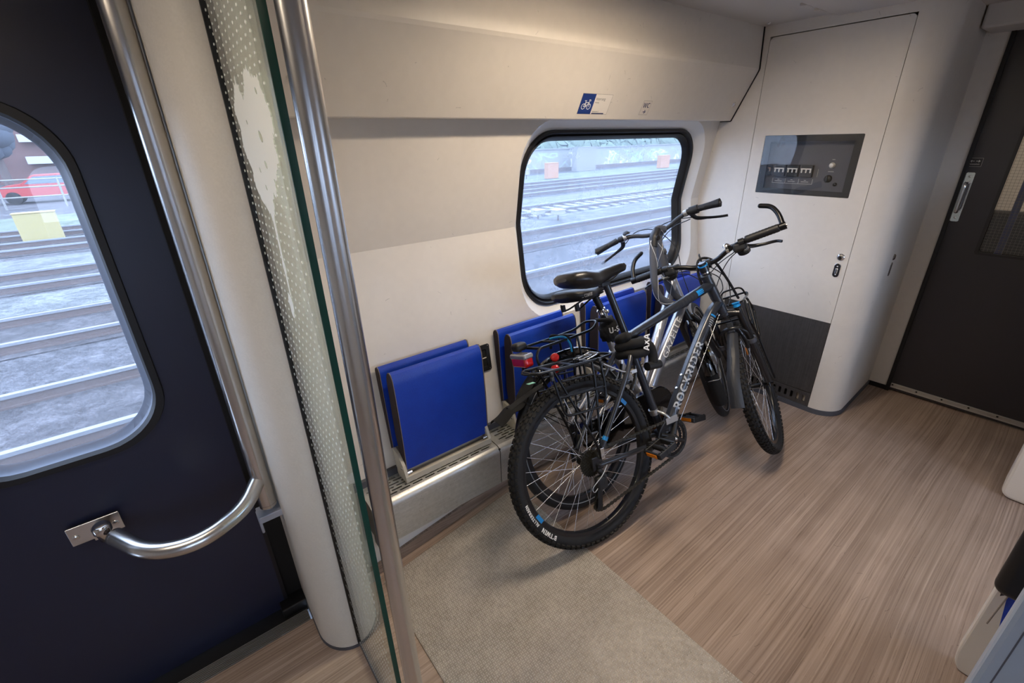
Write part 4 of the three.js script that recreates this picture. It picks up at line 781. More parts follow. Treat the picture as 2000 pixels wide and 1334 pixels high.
  for (let k = 0; k < 5; k++) { obj('frame_stripe', [wrapPatch(ttB, ttA, 0.0214, 0.34 + k * 0.021, 0.35 + k * 0.021, -0.6, 0.75)], M.matteGrey, b); obj('frame_stripe', [wrapPatch(P(0.70, 0.625), P(0.86, 0.795), 0.0268, 0.15 + k * 0.0105, 0.1555 + k * 0.0105, -0.4, 0.7)], M.alu, b); }
  for (const t of [0.10, 0.165]) { const q = P(0.52, 0.405).lerp(P(0.70, 0.625), t / 0.284), n = V(0.0, 0.76, 0.64).normalize(); obj('bottle_bolt', [cyl(q.clone().addScaledVector(n, 0.024), q.clone().addScaledVector(n, 0.031), 0.005, 0.005, 10)], M.chrome, b); }
  // saddle and post
  obj('seat_post', [cyl(P(0.322, 0.785), P(0.254, 1.03), 0.0148, 0.0145, 20), rbox(0.03, 0.03, 0.05, 0.008, 0, 1.035, -0.245)], M.frameBlack, b);
  { const dots = []; for (let i = 0; i < 14; i++) for (const a of [0.5, 0.85, 1.2]) { const f = 0.15 + i * 0.035, q = P(0.322, 0.785).lerp(P(0.254, 1.03), f); dots.push(ball(q.clone().add(V(Math.cos(a) * 0.0147, 0.003, Math.sin(a) * 0.0147)), 0.0016, 1, 1, 1, 5)); } obj('post_dimples', dots, M.void, b).userData.kind = 'stuff'; }
  const sd = obj('saddle', saddle([[0.040, 0.034, 1.085, 0.014], [0.048, 0.066, 1.098, 0.046], [0.066, 0.080, 1.107, 0.066], [0.11, 0.084, 1.108, 0.076], [0.15, 0.076, 1.102, 0.078], [0.19, 0.055, 1.095, 0.072], [0.23, 0.037, 1.094, 0.060], [0.28, 0.027, 1.099, 0.050], [0.33, 0.023, 1.104, 0.044], [0.356, 0.019, 1.102, 0.036], [0.368, 0.010, 1.094, 0.014]]), phy({ color: 0x0d0d10, roughness: 0.32, clearcoat: 0.3, clearcoatRoughness: 0.4 }), b);
  for (const s of [-1, 1]) obj('saddle_rail', [bent([P(0.09, 1.06, s * 0.03), P(0.13, 1.04, s * 0.022), P(0.27, 1.043, s * 0.022), P(0.33, 1.072, s * 0.010)], 0.0035, 0.03, 24, 6)], M.darkMetal, sd);
  // drive
  const cr = obj('chainset', [tooth(0.084, 0.079, 42, 0.003, 0.066).translate(BB.x + 0.05, BB.y, BB.z), tooth(0.066, 0.062, 32, 0.003, 0.05).translate(BB.x + 0.043, BB.y, BB.z)], M.darkMetal, b);
  for (let k = 0; k < 4; k++) { const a = k * Math.PI / 2 + 0.5; obj('spider_arm', [taper([BB.clone().add(V(0.052, 0, 0)), BB.clone().add(V(0.052, Math.sin(a) * 0.04, Math.cos(a) * 0.04)), BB.clone().add(V(0.05, Math.sin(a) * 0.074, Math.cos(a) * 0.074))], [0.016, 0.012, 0.009], 8, 10)], M.plastic, cr); }
  obj('guard_ring', lathX([[0.079, 0.0525], [0.0875, 0.0525], [0.0875, 0.0555], [0.079, 0.0555], [0.079, 0.0525]], 64).translate(BB.x, BB.y, BB.z), M.plastic, cr);
  const PR = P(0.274, 0.352, 0.078), PL = P(0.612, 0.285, -0.078);
  const c1 = obj('crank_arm', [taper([BB.clone().add(V(0.062, 0, 0)), BB.clone().add(V(0.07, 0.0, 0)).lerp(PR, 0.5), PR], [0.017, 0.013, 0.011], 14, 12, [0.75, 1]), ball(BB.clone().add(V(0.064, 0, 0)), 0.019, 0.6)], M.plastic, b);
  obj('crank_bolt', [lathX([[0, 0.014], [0.007, 0.013], [0.008, 0.008]], 12).translate(BB.x + 0.064, BB.y, BB.z)], M.chrome, c1);
  obj('crank_arm', [taper([BB.clone().add(V(-0.05, 0, 0)), BB.clone().add(V(-0.06, 0, 0)).lerp(PL, 0.5), PL], [0.017, 0.013, 0.011], 14, 12, [0.75, 1])], M.plastic, b);
  pedal(b, PR.clone().add(V(0.07, 0.0, 0)), 'pedal', 0.25); pedal(b, PL.clone().add(V(-0.07, 0, 0)), 'pedal', 0.1);
  const pul1 = P(0.02, 0.262, 0.05), pul2 = P(0.005, 0.178, 0.045);
  chainRun([P(0.012, 0.398, 0.045), P(0.444, 0.401, 0.05), P(0.505, 0.378, 0.05), P(0.53, 0.318, 0.05), P(0.505, 0.258, 0.05), P(0.444, 0.234, 0.05), P(0.02, 0.155, 0.046), P(-0.02, 0.172, 0.046), P(0.0, 0.205, 0.046), P(0.045, 0.255, 0.046), P(0.03, 0.287, 0.046)], b);
  const dr = obj('rear_derailleur', [rbox(0.03, 0.055, 0.05, 0.01, 0.075, 0.285, -0.015, 3), smooth([P(0.015, 0.335, 0.075), P(0.03, 0.31, 0.08), P(0.02, 0.28, 0.08)], 0.011, 12, 10), taper([P(0.02, 0.27, 0.06), P(0.012, 0.22, 0.058), P(0.004, 0.17, 0.056)], [0.012, 0.011, 0.014], 12, 10, [0.35, 1]), taper([P(0.02, 0.27, 0.036), P(0.012, 0.22, 0.036), P(0.004, 0.17, 0.036)], [0.010, 0.009, 0.012], 12, 10, [0.35, 1])], M.plastic, b);
  obj('jockey_wheel', [tooth(0.022, 0.018, 11, 0.006, 0.004).translate(pul1.x - 0.006, pul1.y, pul1.z)], M.plastic, dr); obj('jockey_wheel', [tooth(0.022, 0.018, 11, 0.006, 0.004).translate(pul2.x - 0.002, pul2.y, pul2.z)], M.plastic, dr);
  obj('gear_cable', [smooth([P(0.06, 0.345, 0.075), P(0.01, 0.325, 0.10), P(-0.045, 0.29, 0.10), P(-0.03, 0.265, 0.088), P(-0.005, 0.272, 0.08)], 0.0017, 30, 6)], M.print, dr);
  obj('front_derailleur', [rbox(0.003, 0.028, 0.07, 0.001, 0.058, 0.40, -0.45, 2), smooth([P(0.415, 0.44, 0.02), P(0.425, 0.43, 0.045), P(0.44, 0.41, 0.055)], 0.007, 10, 8), cyl(P(0.405, 0.452), P(0.412, 0.428), 0.020, 0.020, 14)], M.alu, b);
  // rear rim brake
  for (const s of [-1, 1]) obj('brake_arm', [taper([P(0.262, 0.585, s * 0.045), P(0.292, 0.63, s * 0.045), P(0.305, 0.68, s * 0.04)], [0.011, 0.008, 0.007], 12, 10, [1, 0.7]), rbox(0.014, 0.014, 0.06, 0.005, s * 0.027, 0.615, -0.255)], M.frameBlack, b);
  // rear rack
  const rk = obj('rear_rack', [bent([P(-0.10, 0.764, 0.058), P(-0.178, 0.768, 0.055), P(-0.178, 0.768, -0.055), P(-0.10, 0.764, -0.058), P(0.10, 0.755, -0.058), P(0.205, 0.752, -0.035), P(0.205, 0.752, 0.035), P(0.10, 0.755, 0.058), P(-0.10, 0.764, 0.058)], 0.0058, 0.03, 120, 8),
    bent([P(-0.17, 0.766, 0.035), P(-0.195, 0.768, 0.02), P(-0.195, 0.768, -0.02), P(-0.17, 0.766, -0.035)], 0.004, 0.02, 24, 6)], M.tubeBlack, b);
  for (const u of [-0.095, 0.0, 0.075]) obj('cross_plate', [rbox(0.112, 0.003, 0.022, 0.001, 0, 0.76 - u * 0.04, -u)], M.tubeBlack, rk);
  obj('spring_clip', [bent([P(0.08, 0.76, 0.03), P(0.14, 0.772, 0.03), P(0.14, 0.772, -0.03), P(0.08, 0.76, -0.03)], 0.0028, 0.012, 30, 6), bent([P(0.05, 0.764, 0.02), P(0.115, 0.77, 0.02), P(0.115, 0.77, -0.02), P(0.05, 0.764, -0.02)], 0.0022, 0.01, 30, 6)], M.chrome, rk);
  for (const s of [-1, 1]) {
    obj('rack_leg', [bent([P(0.077, 0.755, s * 0.058), P(0.072, 0.66, s * 0.066), P(0.034, 0.39, s * 0.082)], 0.0050, 0.05, 24, 7)], M.tubeBlack, rk);
    obj('rack_leg', [bent([P(-0.101, 0.762, s * 0.058), P(-0.06, 0.655, s * 0.066), P(0.02, 0.445, s * 0.082), P(0.028, 0.385, s * 0.082)], 0.0050, 0.03, 24, 7)], M.tubeBlack, rk);
    obj('pannier_hoop', [bent([P(-0.117, 0.752, s * 0.07), P(-0.107, 0.663, s * 0.075), P(-0.093, 0.587, s * 0.077), P(0.094, 0.575, s * 0.077), P(0.111, 0.645, s * 0.075), P(0.108, 0.748, s * 0.07)], 0.0050, 0.026, 80, 7), cyl(P(-0.106, 0.663, s * 0.075), P(0.112, 0.648, s * 0.075), 0.0048, 0.0048, 7), cyl(P(-0.075, 0.716, s * 0.064), P(0.072, 0.706, s * 0.066), 0.0035, 0.0035, 7)], M.tubeBlack, rk);
    for (const u of [-0.117, 0.108]) obj('hinge_block', [rbox(0.014, 0.016, 0.013, 0.002, s * 0.066, 0.755, -u), rbox(0.012, 0.014, 0.012, 0.002, s * 0.072, 0.738, -u - 0.004 * Math.sign(u))], M.matteGrey, rk);
    obj('rack_stay', [bent([P(0.10, 0.752, s * 0.05), P(0.225, 0.672, s * 0.062), P(0.272, 0.664, s * 0.062)], 0.0042, 0.03, 24, 7), rbox(0.004, 0.016, 0.03, 0.003, s * 0.064, 0.664, -0.275)], M.alu, rk);
    obj('stay_clamp', [rbox(0.005, 0.045, 0.018, 0.002, s * 0.09, 0.402, -0.034), cyl(P(0.034, 0.39, s * 0.08), P(0.034, 0.39, s * 0.096), 0.006, 0.005, 10)], s > 0 ? M.chrome : M.tubeBlack, rk);
  }
  // pump strap / rubber bands round the stay
  for (const t of [0.0, 0.05, 0.062]) obj('rubber_band', [new THREE.TorusGeometry(0.0125, 0.0022, 6, 16).rotateX(Math.PI / 2).rotateX(-0.95).translate(0.0595, 0.60 - t * 0.6, -0.19 + t * 0.45)], M.rubber, b);
  // rear mudguard clipped under the rack
  const mg = obj('rear_mudguard', [guard([P(-0.13, 0.716), P(-0.17, 0.706), P(-0.22, 0.690), P(-0.285, 0.668)], [0.012, 0.019], HUBR, 0.006)], M.flap, b);
  obj('mudguard_label', [rbox(0.022, 0.0012, 0.03, 0.0005, -0.012, 0.725, 0.165).rotateX(0)], std({ color: 0x7fb8a4, roughness: 0.5 }), mg);
  // steering parts
  const fk = st(obj('fork', [cyl(P(0.851, 0.987), P(0.955, 0.745), 0.0143, 0.0143, 16), taper([P(0.953, 0.755, -0.066), P(0.949, 0.767, -0.03), P(0.949, 0.768, 0), P(0.949, 0.767, 0.03), P(0.953, 0.755, 0.066)], [0.022, 0.02, 0.023, 0.02, 0.022], 24, 14, [1, 0.8])], M.frameBlack, b));
  for (const s of [-1, 1]) {
    const lg = obj('fork_leg', [cyl(P(0.945, 0.785, s * 0.066), P(1.030, 0.60, s * 0.066), 0.0165, 0.0165, 18), cyl(P(1.025, 0.612, s * 0.066), P(1.13, 0.372, s * 0.066), 0.0205, 0.0195, 20), rbox(0.008, 0.045, 0.036, 0.004, s * 0.062, 0.358, -1.146), cyl(P(1.15, 0.352, s * 0.05), P(1.15, 0.352, s * 0.08), 0.009, 0.008, 12)], M.frameBlack, fk);
    obj('dust_seal', [cyl(P(1.022, 0.618, s * 0.066), P(1.031, 0.598, s * 0.066), 0.0235, 0.0235, 20)], M.rubberGrey, fk);
    obj('fork_cap', [cyl(P(0.943, 0.79, s * 0.066), P(0.9385, 0.80, s * 0.066), 0.017, 0.013, 14)], M.blue, fk);
  }
  obj('lockout_lever', [rbox(0.034, 0.008, 0.02, 0.003, 0.066, 0.804, -0.938)], M.blue, fk);
  obj('fork_arch', [smooth([P(1.045, 0.565, -0.066), P(0.985, 0.665, -0.055), P(0.965, 0.69, 0), P(0.985, 0.665, 0.055), P(1.045, 0.565, 0.066)], 0.010, 30, 10)], M.frameBlack, fk);
  for (const s of [-1, 1]) obj('brake_arm', [taper([P(1.01, 0.575, s * 0.045), P(0.985, 0.63, s * 0.045), P(0.967, 0.68, s * 0.035)], [0.011, 0.009, 0.007], 12, 10, [1, 0.7])], M.frameBlack, fk);
  const stem = st(obj('stem', [cyl(P(0.8475, 0.995), P(0.856, 0.975), 0.0175, 0.019, 20), cyl(P(0.842, 1.022), P(0.853, 0.992), 0.0215, 0.0215, 22), taper([P(0.846, 1.008), P(0.87, 1.012), P(0.905, 1.022)], [0.021, 0.018, 0.02], 12, 14), cyl(P(0.905, 1.022, -0.024), P(0.905, 1.022, 0.024), 0.0215, 0.0215, 20)], M.frameBlack, b));
  obj('stem_cap', [cyl(P(0.838, 1.0325), P(0.8415, 1.0225), 0.017, 0.019, 20)], M.frameBlack, stem); obj('stem_ring', [cyl(P(0.8415, 1.0225), P(0.844, 1.0165), 0.0222, 0.0222, 22)], M.blue, stem); obj('steerer_spacer', [cyl(P(0.8515, 0.989), P(0.8535, 0.983), 0.0195, 0.0195, 20)], M.chrome, stem);
  const barPts = [P(0.882, 1.066, -0.345), P(0.884, 1.066, -0.19), P(0.893, 1.052, -0.115), P(0.905, 1.022, -0.05), P(0.905, 1.022, 0), P(0.905, 1.022, 0.05), P(0.893, 1.052, 0.115), P(0.884, 1.066, 0.19), P(0.882, 1.066, 0.345)];
  const hb = st(obj('handlebar', [bent(barPts, 0.0115, 0.04, 120, 14)], M.tubeBlack, b));
  for (const s of [-1, 1]) {
    const gp = [[0.0155, 0]]; for (let k = 0; k <= 20; k++) gp.push([k % 2 ? 0.0180 : 0.0168, 0.004 + k * 0.0064]); gp.push([0.0165, 0.136], [0.012, 0.137]);
    obj('grip', [lathX(gp, 20).rotateY(s < 0 ? Math.PI : 0).translate(s * 0.195, 1.066, -0.883)], M.rubber, hb);
    obj('bar_end', [cyl(P(0.882, 1.066, s * 0.333), P(0.882, 1.066, s * 0.358), 0.0165, 0.0165, 16), bent([P(0.882, 1.066, s * 0.346), P(0.905, 1.125, s * 0.344), P(0.93, 1.17, s * 0.325), P(0.94, 1.19, s * 0.285)], 0.0105, 0.04, 40, 12)], M.tubeBlack, hb);
    obj('bar_end_bolt', [cyl(P(0.882, 1.066, s * 0.352), P(0.882, 1.066, s * 0.361), 0.006, 0.006, 10)], M.chrome, hb);
    const sh = obj('shifter', [rbox(0.06, 0.046, 0.06, 0.016, s * 0.163, 1.046, -0.905, 3), lathe([[0, 0.016], [0.024, 0.014], [0.029, 0.004], [0.027, -0.012], [0, -0.016]], 20).rotateX(0.6).translate(s * 0.170, 1.028, -0.922), rbox(0.02, 0.012, 0.055, 0.004, s * 0.186, 1.018, -0.89), rbox(0.05, 0.016, 0.03, 0.006, s * 0.14, 1.062, -0.905)], M.plastic, hb);
    obj('brake_lever', [taper([P(0.915, 1.048, s * 0.178), P(0.945, 1.035, s * 0.20), P(0.955, 1.025, s * 0.245), P(0.95, 1.018, s * 0.30), P(0.935, 1.008, s * 0.322)], [0.011, 0.010, 0.0075, 0.007, 0.006], 24, 10, [1, 0.6]), cyl(P(0.884, 1.064, s * 0.165), P(0.884, 1.064, s * 0.188), 0.0165, 0.0165, 14)], M.frameBlack, hb);
    obj('shift_lever', [taper([P(0.90, 1.03, s * 0.172), P(0.875, 1.02, s * 0.185), P(0.86, 1.03, s * 0.20)], [0.008, 0.007, 0.006], 10, 8, [1, 0.5])], M.alu, hb);
  }
  obj('bell', [lathe([[0, 0.016], [0.009, 0.0145], [0.0155, 0.008], [0.017, 0.0]], 20).translate(0.112, 1.066, -0.887), cyl(P(0.893, 1.05, 0.106), P(0.893, 1.05, 0.118), 0.0145, 0.0145, 14)], M.chrome, hb);
  const cab = (pts, n = 'cable') => st(obj(n, [smooth(pts.map((p) => P(...p)), 0.0024, 50, 6)], M.rubber, b));
  cab([[0.94, 1.035, 0.15], [0.985, 1.01, 0.09], [0.99, 0.95, 0.03], [0.97, 0.86, -0.015], [0.965, 0.72, 0.02]]); cab([[0.93, 1.04, 0.15], [0.975, 1.0, 0.03], [0.96, 0.94, -0.04], [0.91, 0.89, -0.03], [0.88, 0.87, -0.02]]);
  cab([[0.94, 1.035, -0.15], [0.98, 1.01, -0.06], [0.985, 0.95, 0.02], [0.93, 0.89, 0.035], [0.89, 0.87, 0.025]]); cab([[0.93, 1.04, -0.15], [0.985, 1.02, -0.02], [1.00, 0.93, 0.05], [0.985, 0.84, 0.045], [0.93, 0.80, 0.034]]); cab([[0.95, 1.03, -0.155], [0.995, 1.0, -0.1], [0.99, 0.92, -0.045], [0.95, 0.86, -0.035], [0.91, 0.84, -0.02]]);
  obj('shift_wire', [cyl(P(0.87, 0.78, 0.032), P(0.50, 0.335, 0.03), 0.0012, 0.0012, 5)], M.chrome, b);
  // straps from stem to the front carrier
  const strap = (pts) => st(obj('elastic_strap', [smooth(pts.map((p) => P(...p)), 0.006, 40, 8)], M.textile, b));
  strap([[0.86, 0.90, -0.034], [0.855, 0.99, -0.032], [0.875, 1.045, -0.022], [0.92, 1.055, 0.0], [0.94, 1.03, 0.03], [0.98, 0.93, 0.055], [1.03, 0.82, 0.068]]);
  st(obj('strap_hook', [bent([P(0.90, 1.045, -0.012), P(0.91, 1.075, -0.015), P(0.94, 1.08, -0.02)], 0.004, 0.01, 16, 6)], M.darkMetal, b));
  // front mudguard and front carrier
  st(obj('front_mudguard', [guard([P(1.03, 0.722, 0.012), P(0.955, 0.665, 0.0), P(0.868, 0.58, -0.008), P(0.805, 0.48, -0.026), P(0.770, 0.35, -0.04)], [0.025, 0.031], HUBF, 0.012), rbox(0.03, 0.05, 0.012, 0.004, 0.005, 0.695, -0.965)], M.matteGrey, b));
  const fc = st(obj('front_carrier', [bent([P(0.985, 0.80, -0.05), P(1.20, 0.815, -0.05), P(1.22, 0.83, -0.05), P(1.22, 0.83, 0.085), P(1.20, 0.815, 0.085), P(0.985, 0.80, 0.085), P(0.985, 0.80, -0.05), P(1.0, 0.80, -0.05)], 0.005, 0.02, 90, 8), bent([P(1.19, 0.815, -0.04), P(1.19, 0.865, -0.03), P(1.19, 0.865, 0.07), P(1.19, 0.815, 0.08)], 0.0045, 0.025, 40, 8)], M.tubeBlack, b));
  for (const v of [0.742, 0.722]) obj('cross_bar', [cyl(P(1.03 - (0.742 - v), v, -0.075), P(1.03 - (0.742 - v), v, 0.062), 0.005, 0.005, 8)], M.tubeBlack, fc);
  for (const s of [-0.07, 0.088]) { obj('carrier_leg', [cyl(P(1.04, 0.80, s), P(1.145, 0.375, s * 1.05), 0.0045, 0.0045, 8)], M.tubeBlack, fc); obj('lowrider_hoop', [bent([P(1.06, 0.805, s * 1.12), P(1.11, 0.74, s * 1.2), P(1.01, 0.60, s * 1.2), P(0.915, 0.70, s * 1.2), P(0.985, 0.80, s * 1.12)], 0.0055, 0.02, 60, 8), cyl(P(1.07, 0.80, s * 1.15), P(0.99, 0.635, s * 1.2), 0.004, 0.004, 7)], M.tubeBlack, fc); }
}
// ---- black textile chain lock coiled on the mountain bike's seat tube
{
  const t = thing('chain_lock', 'black textile chain lock with white lettering coiled below the front saddle', 'lock', [-0.8795, 0, -1.0973]); t.rotation.order = 'YXZ'; t.rotation.set(0, -0.135, 0.3227);
  const coil = []; for (let k = 0; k <= 40; k++) { const a = 2.6 + k / 40 * Math.PI * 4.4, r = 0.05 + 0.004 * Math.sin(k * 1.3); coil.push(P(0.332 + Math.cos(a) * r * 0.95, 0.795 - k * 0.0021 + 0.012 * Math.sin(a * 0.9), Math.sin(a) * r + 0.006)); }
  coil.push(P(0.40, 0.745, 0.03), P(0.42, 0.70, 0.03), P(0.418, 0.668, 0.03));
  obj('sleeve', [smooth(coil, 0.0205, 240, 14)], M.textile, t);
  obj('lock_body', [cyl(P(0.375, 0.655, 0.035), P(0.452, 0.648, 0.03), 0.0185, 0.0185, 20), cyl(P(0.413, 0.675, 0.03), P(0.415, 0.65, 0.03), 0.017, 0.017, 16)], M.plastic, t);
  obj('lock_face', [cyl(P(0.452, 0.648, 0.03), P(0.4555, 0.6475, 0.03), 0.012, 0.012, 16)], M.rubberGrey, t);
  const tx = textGeo('AXA', 0.026, 0.001); tx.translate(-0.032, -0.013, 0); tx.rotateZ(Math.PI / 2 - 0.2); tx.rotateY(Math.PI / 2 - 0.25).translate(0.076, 0.765, -0.352); obj('lettering', tx, M.whitePrint, t);
}

// ---- the silver and black city bike behind
{
  const b = bike('city_bike', 'silver step-through city bike with black mudguards and red tail light, standing behind', -1.05, -1.255, 0.01, -0.32);
  const SM = steerMatrix([0.814, 0.946], [0.902, 0.706], 28), st = (o) => { o.updateMatrix(); o.applyMatrix4(SM); return o; };
  const HUBR = P(0.005, 0.347), HUBF = P(1.155, 0.347), BB = P(0.475, 0.285);
  const rw = wheel(b, 'rear_wheel', HUBR, { R: 0.347, rt: 0.0215, knob: 0.0, stripe: true, spokes: 36 });
  obj('hub_shell', lathX([[0, -0.04], [0.03, -0.036], [0.038, -0.02], [0.04, 0.02], [0.03, 0.036], [0, 0.04]], 24), M.darkMetal, rw);
  const fw = wheel(b, 'front_wheel', HUBF, { R: 0.347, rt: 0.0215, knob: 0.0, stripe: true, spokes: 36 }); st(fw);
  obj('brake_hub', lathX([[0, -0.05], [0.04, -0.048], [0.045, -0.04], [0.045, 0.04], [0.04, 0.048], [0, 0.05]], 28).translate(0, 0, 0.0), M.alu, fw);
  obj('hub_label', [span(-0.02, 0.02, 0.0425, 0.0458, -0.012, 0.012)], std({ color: 0xd9c52a, roughness: 0.5 }), fw);
  // frame
  const HT = P(0.814, 0.946), HB = P(0.902, 0.706);
  const tube = (pts, r, f) => taper(pts, r, 28, 18, f);
  obj('frame', [tube([P(0.893, 0.735), P(0.87, 0.70), P(0.536, 0.389), P(0.475, 0.30)], [0.024, 0.027, 0.027, 0.026], [1, 1.15]), tube([P(0.846, 0.868), P(0.828, 0.834), P(0.489, 0.431), P(0.415, 0.352)], [0.022, 0.024, 0.024, 0.021], [1, 1.05]),
    cyl(P(0.812, 0.95), P(0.904, 0.70), 0.023, 0.024, 22), cyl(P(0.305, 0.635), P(0.47, 0.285), 0.0185, 0.0185, 18), cyl(BB.clone().add(V(-0.04, 0, 0)), BB.clone().add(V(0.04, 0, 0)), 0.03, 0.03, 20)], M.silverFrame, b);
  obj('frame_lettering', [wrapText('GAZELLE', 0.03, P(0.536, 0.389), P(0.87, 0.70), 0.0292, 0.15, 0.35, false, fontReg, 1.55)], M.whitePrint, b);
  for (const s of [-1, 1]) { obj('seat_stay', [smooth([P(0.335, 0.57, s * 0.02), P(0.29, 0.545, s * 0.05), P(0.02, 0.36, s * 0.07)], 0.0095, 24, 10)], M.silverFrame, b); obj('chain_stay', [smooth([P(0.45, 0.29, s * 0.03), P(0.3, 0.31, s * 0.055), P(0.01, 0.345, s * 0.07)], 0.011, 24, 10)], M.silverFrame, b); }
  // saddle, suspension post
  obj('seat_post', [cyl(P(0.325, 0.585), P(0.288, 0.715), 0.0155, 0.0155, 18), cyl(P(0.279, 0.845), P(0.25, 0.925), 0.0115, 0.0115, 14)], M.alu, b);
  { const rb = [[0.012, 0]]; for (let k = 0; k < 9; k++) rb.push([0.0185, 0.006 + k * 0.0095], [0.0145, 0.0105 + k * 0.0095]); rb.push([0.012, 0.094]); const g = lathe(rb, 20); g.applyQuaternion(new THREE.Quaternion().setFromUnitVectors(UP, P(0.25, 0.925).sub(P(0.279, 0.845)).normalize())); const q = P(0.281, 0.84); obj('post_bellows', g.translate(q.x, q.y, q.z), M.rubber, b); }
  obj('post_collar', [cyl(P(0.293, 0.80), P(0.281, 0.84), 0.0195, 0.0195, 18), cyl(P(0.297, 0.775), P(0.292, 0.80), 0.0165, 0.0175, 18), cyl(P(0.286, 0.825, -0.03), P(0.286, 0.825, 0.03), 0.006, 0.006, 10), ball(P(0.286, 0.825, 0.032), 0.009), ball(P(0.27, 0.815, 0.012), 0.008)], M.chrome, b);
  const sd = obj('saddle', saddle([[0.055, 0.04, 0.955, 0.02], [0.062, 0.075, 0.962, 0.045], [0.085, 0.092, 0.965, 0.058], [0.13, 0.096, 0.962, 0.06], [0.18, 0.082, 0.955, 0.056], [0.22, 0.055, 0.95, 0.048], [0.26, 0.036, 0.95, 0.04], [0.31, 0.026, 0.952, 0.034], [0.33, 0.02, 0.95, 0.026], [0.338, 0.01, 0.944, 0.012]]), M.rubber, b);
  { const g = textGeo('SELLE COMFORT', 0.0135, 0.0008, fontReg); g.computeBoundingBox(); const W = g.boundingBox.max.x, p = g.toNonIndexed(), a = p.attributes.position; for (let i = 0; i < a.count; i++) { const s = (a.getX(i) / W), th = 2.30 - s * 1.05, q = P(0.128 + 0.076 * Math.cos(th) * 1.0, 0.925 + a.getY(i), Math.sin(th) * 0.0975 + 0.0); a.setXYZ(i, q.x + 0.001, q.y, q.z); } p.computeVertexNormals(); obj('lettering', p, M.whitePrint, sd); }
  obj('saddle_springs', [smooth([P(0.09, 0.90, 0.05), P(0.085, 0.885, 0.045), P(0.10, 0.875, 0.04), P(0.22, 0.905, 0.022), P(0.30, 0.915, 0.014)], 0.004, 30, 7), smooth([P(0.09, 0.90, -0.05), P(0.085, 0.885, -0.045), P(0.10, 0.875, -0.04), P(0.22, 0.905, -0.022), P(0.30, 0.915, -0.014)], 0.004, 30, 7), rbox(0.05, 0.03, 0.04, 0.008, 0, 0.915, -0.25), cyl(P(0.095, 0.87, 0.045), P(0.095, 0.90, 0.045), 0.011, 0.011, 10), cyl(P(0.095, 0.87, -0.045), P(0.095, 0.90, -0.045), 0.011, 0.011, 10)], M.darkMetal, sd);
  // folded rain cover tied under the saddle, with a strap buckle
  const cov = []; for (let k = 0; k < 9; k++) cov.push(k);
  const cg = new THREE.SphereGeometry(1, 28, 20), cp = cg.attributes.position; for (let i = 0; i < cp.count; i++) { const x = cp.getX(i), y = cp.getY(i), z = cp.getZ(i), f = 1 + 0.10 * Math.sin(x * 9 + y * 7) * Math.cos(z * 8 - y * 5) + 0.05 * Math.sin(y * 21); cp.setXYZ(i, x * 0.043 * f, y * 0.062 * f, z * 0.048 * f); } cg.computeVertexNormals();
  const cv = obj('rain_cover', [cg.rotateX(-0.3).translate(0.004, 0.735, -0.302), new THREE.TorusGeometry(0.034, 0.009, 8, 24).scale(1.1, 0.9, 1).rotateX(Math.PI / 2 - 0.25).translate(0, 0.785, -0.285)], M.textile, b);
  { const g = textGeo('U-S8', 0.026, 0.001).toNonIndexed(), a = g.attributes.position; for (let i = 0; i < a.count; i++) { const s = a.getX(i) / 0.05, q = P(0.302 + 0.052 * Math.sin(s - 0.85), 0.735 + a.getY(i) - 0.01, 0.008 + 0.0475 * Math.cos(s - 0.85)); a.setXYZ(i, q.x, q.y, q.z); } g.computeVertexNormals(); obj('lettering', g, M.whitePrint, cv); }
  obj('buckle', [bent([P(0.27, 0.675, 0.045), P(0.31, 0.675, 0.052), P(0.31, 0.655, 0.052), P(0.27, 0.655, 0.045), P(0.27, 0.675, 0.045)], 0.0032, 0.006, 40, 6), bent([P(0.318, 0.672, 0.05), P(0.335, 0.63, 0.05), P(0.36, 0.62, 0.045), P(0.365, 0.64, 0.04)], 0.0035, 0.012, 30, 6)], M.alu, cv);
  // mudguards
  const arc = (c, r, a0, a1, n, w = 0) => { const o = []; for (let k = 0; k <= n; k++) { const a = (a0 + (a1 - a0) * k / n) * Math.PI / 180; o.push(P(c[0] + r * Math.cos(a), c[1] + r * Math.sin(a), w)); } return o; };
  const rg = obj('rear_mudguard', [guard(arc([0.005, 0.347], 0.375, 42, 141, 14), 0.028, HUBR, 0.016, 60)], M.gloss, b);
  obj('mudguard_flap', [guard([...arc([0.005, 0.347], 0.38, 122, 141, 4), P(-0.335, 0.582), P(-0.38, 0.56), P(-0.408, 0.552)], [0.030, 0.040], HUBR, 0.014, 24)], M.flap, rg);
  for (const s of [-1, 1]) obj('mudguard_stay', [cyl(P(0.005, 0.347, s * 0.075), P(-0.272, 0.585, s * 0.032), 0.0022, 0.0022, 6)], M.tubeBlack, rg);
  const fg = st(obj('front_mudguard', [guard([P(1.14, 0.728, -0.02), P(1.02, 0.70, -0.015), P(0.90, 0.635, 0.0), P(0.82, 0.55, 0.02), P(0.775, 0.403, 0.04), P(0.785, 0.28, 0.043)], [0.031, 0.03], HUBF, 0.016, 50)], M.gloss, b));
  obj('mudguard_flap', [guard([P(0.776, 0.33, 0.041), P(0.785, 0.25, 0.043), P(0.815, 0.155, 0.042)], [0.034, 0.036], HUBF, 0.014, 16)], M.flap, fg);
  obj('mudguard_stay', [bent([P(1.15, 0.347, -0.05), P(0.80, 0.30, 0.005), P(0.768, 0.31, 0.04), P(0.80, 0.30, 0.078), P(1.15, 0.347, 0.05)], 0.0025, 0.03, 60, 6)], M.alu, fg);
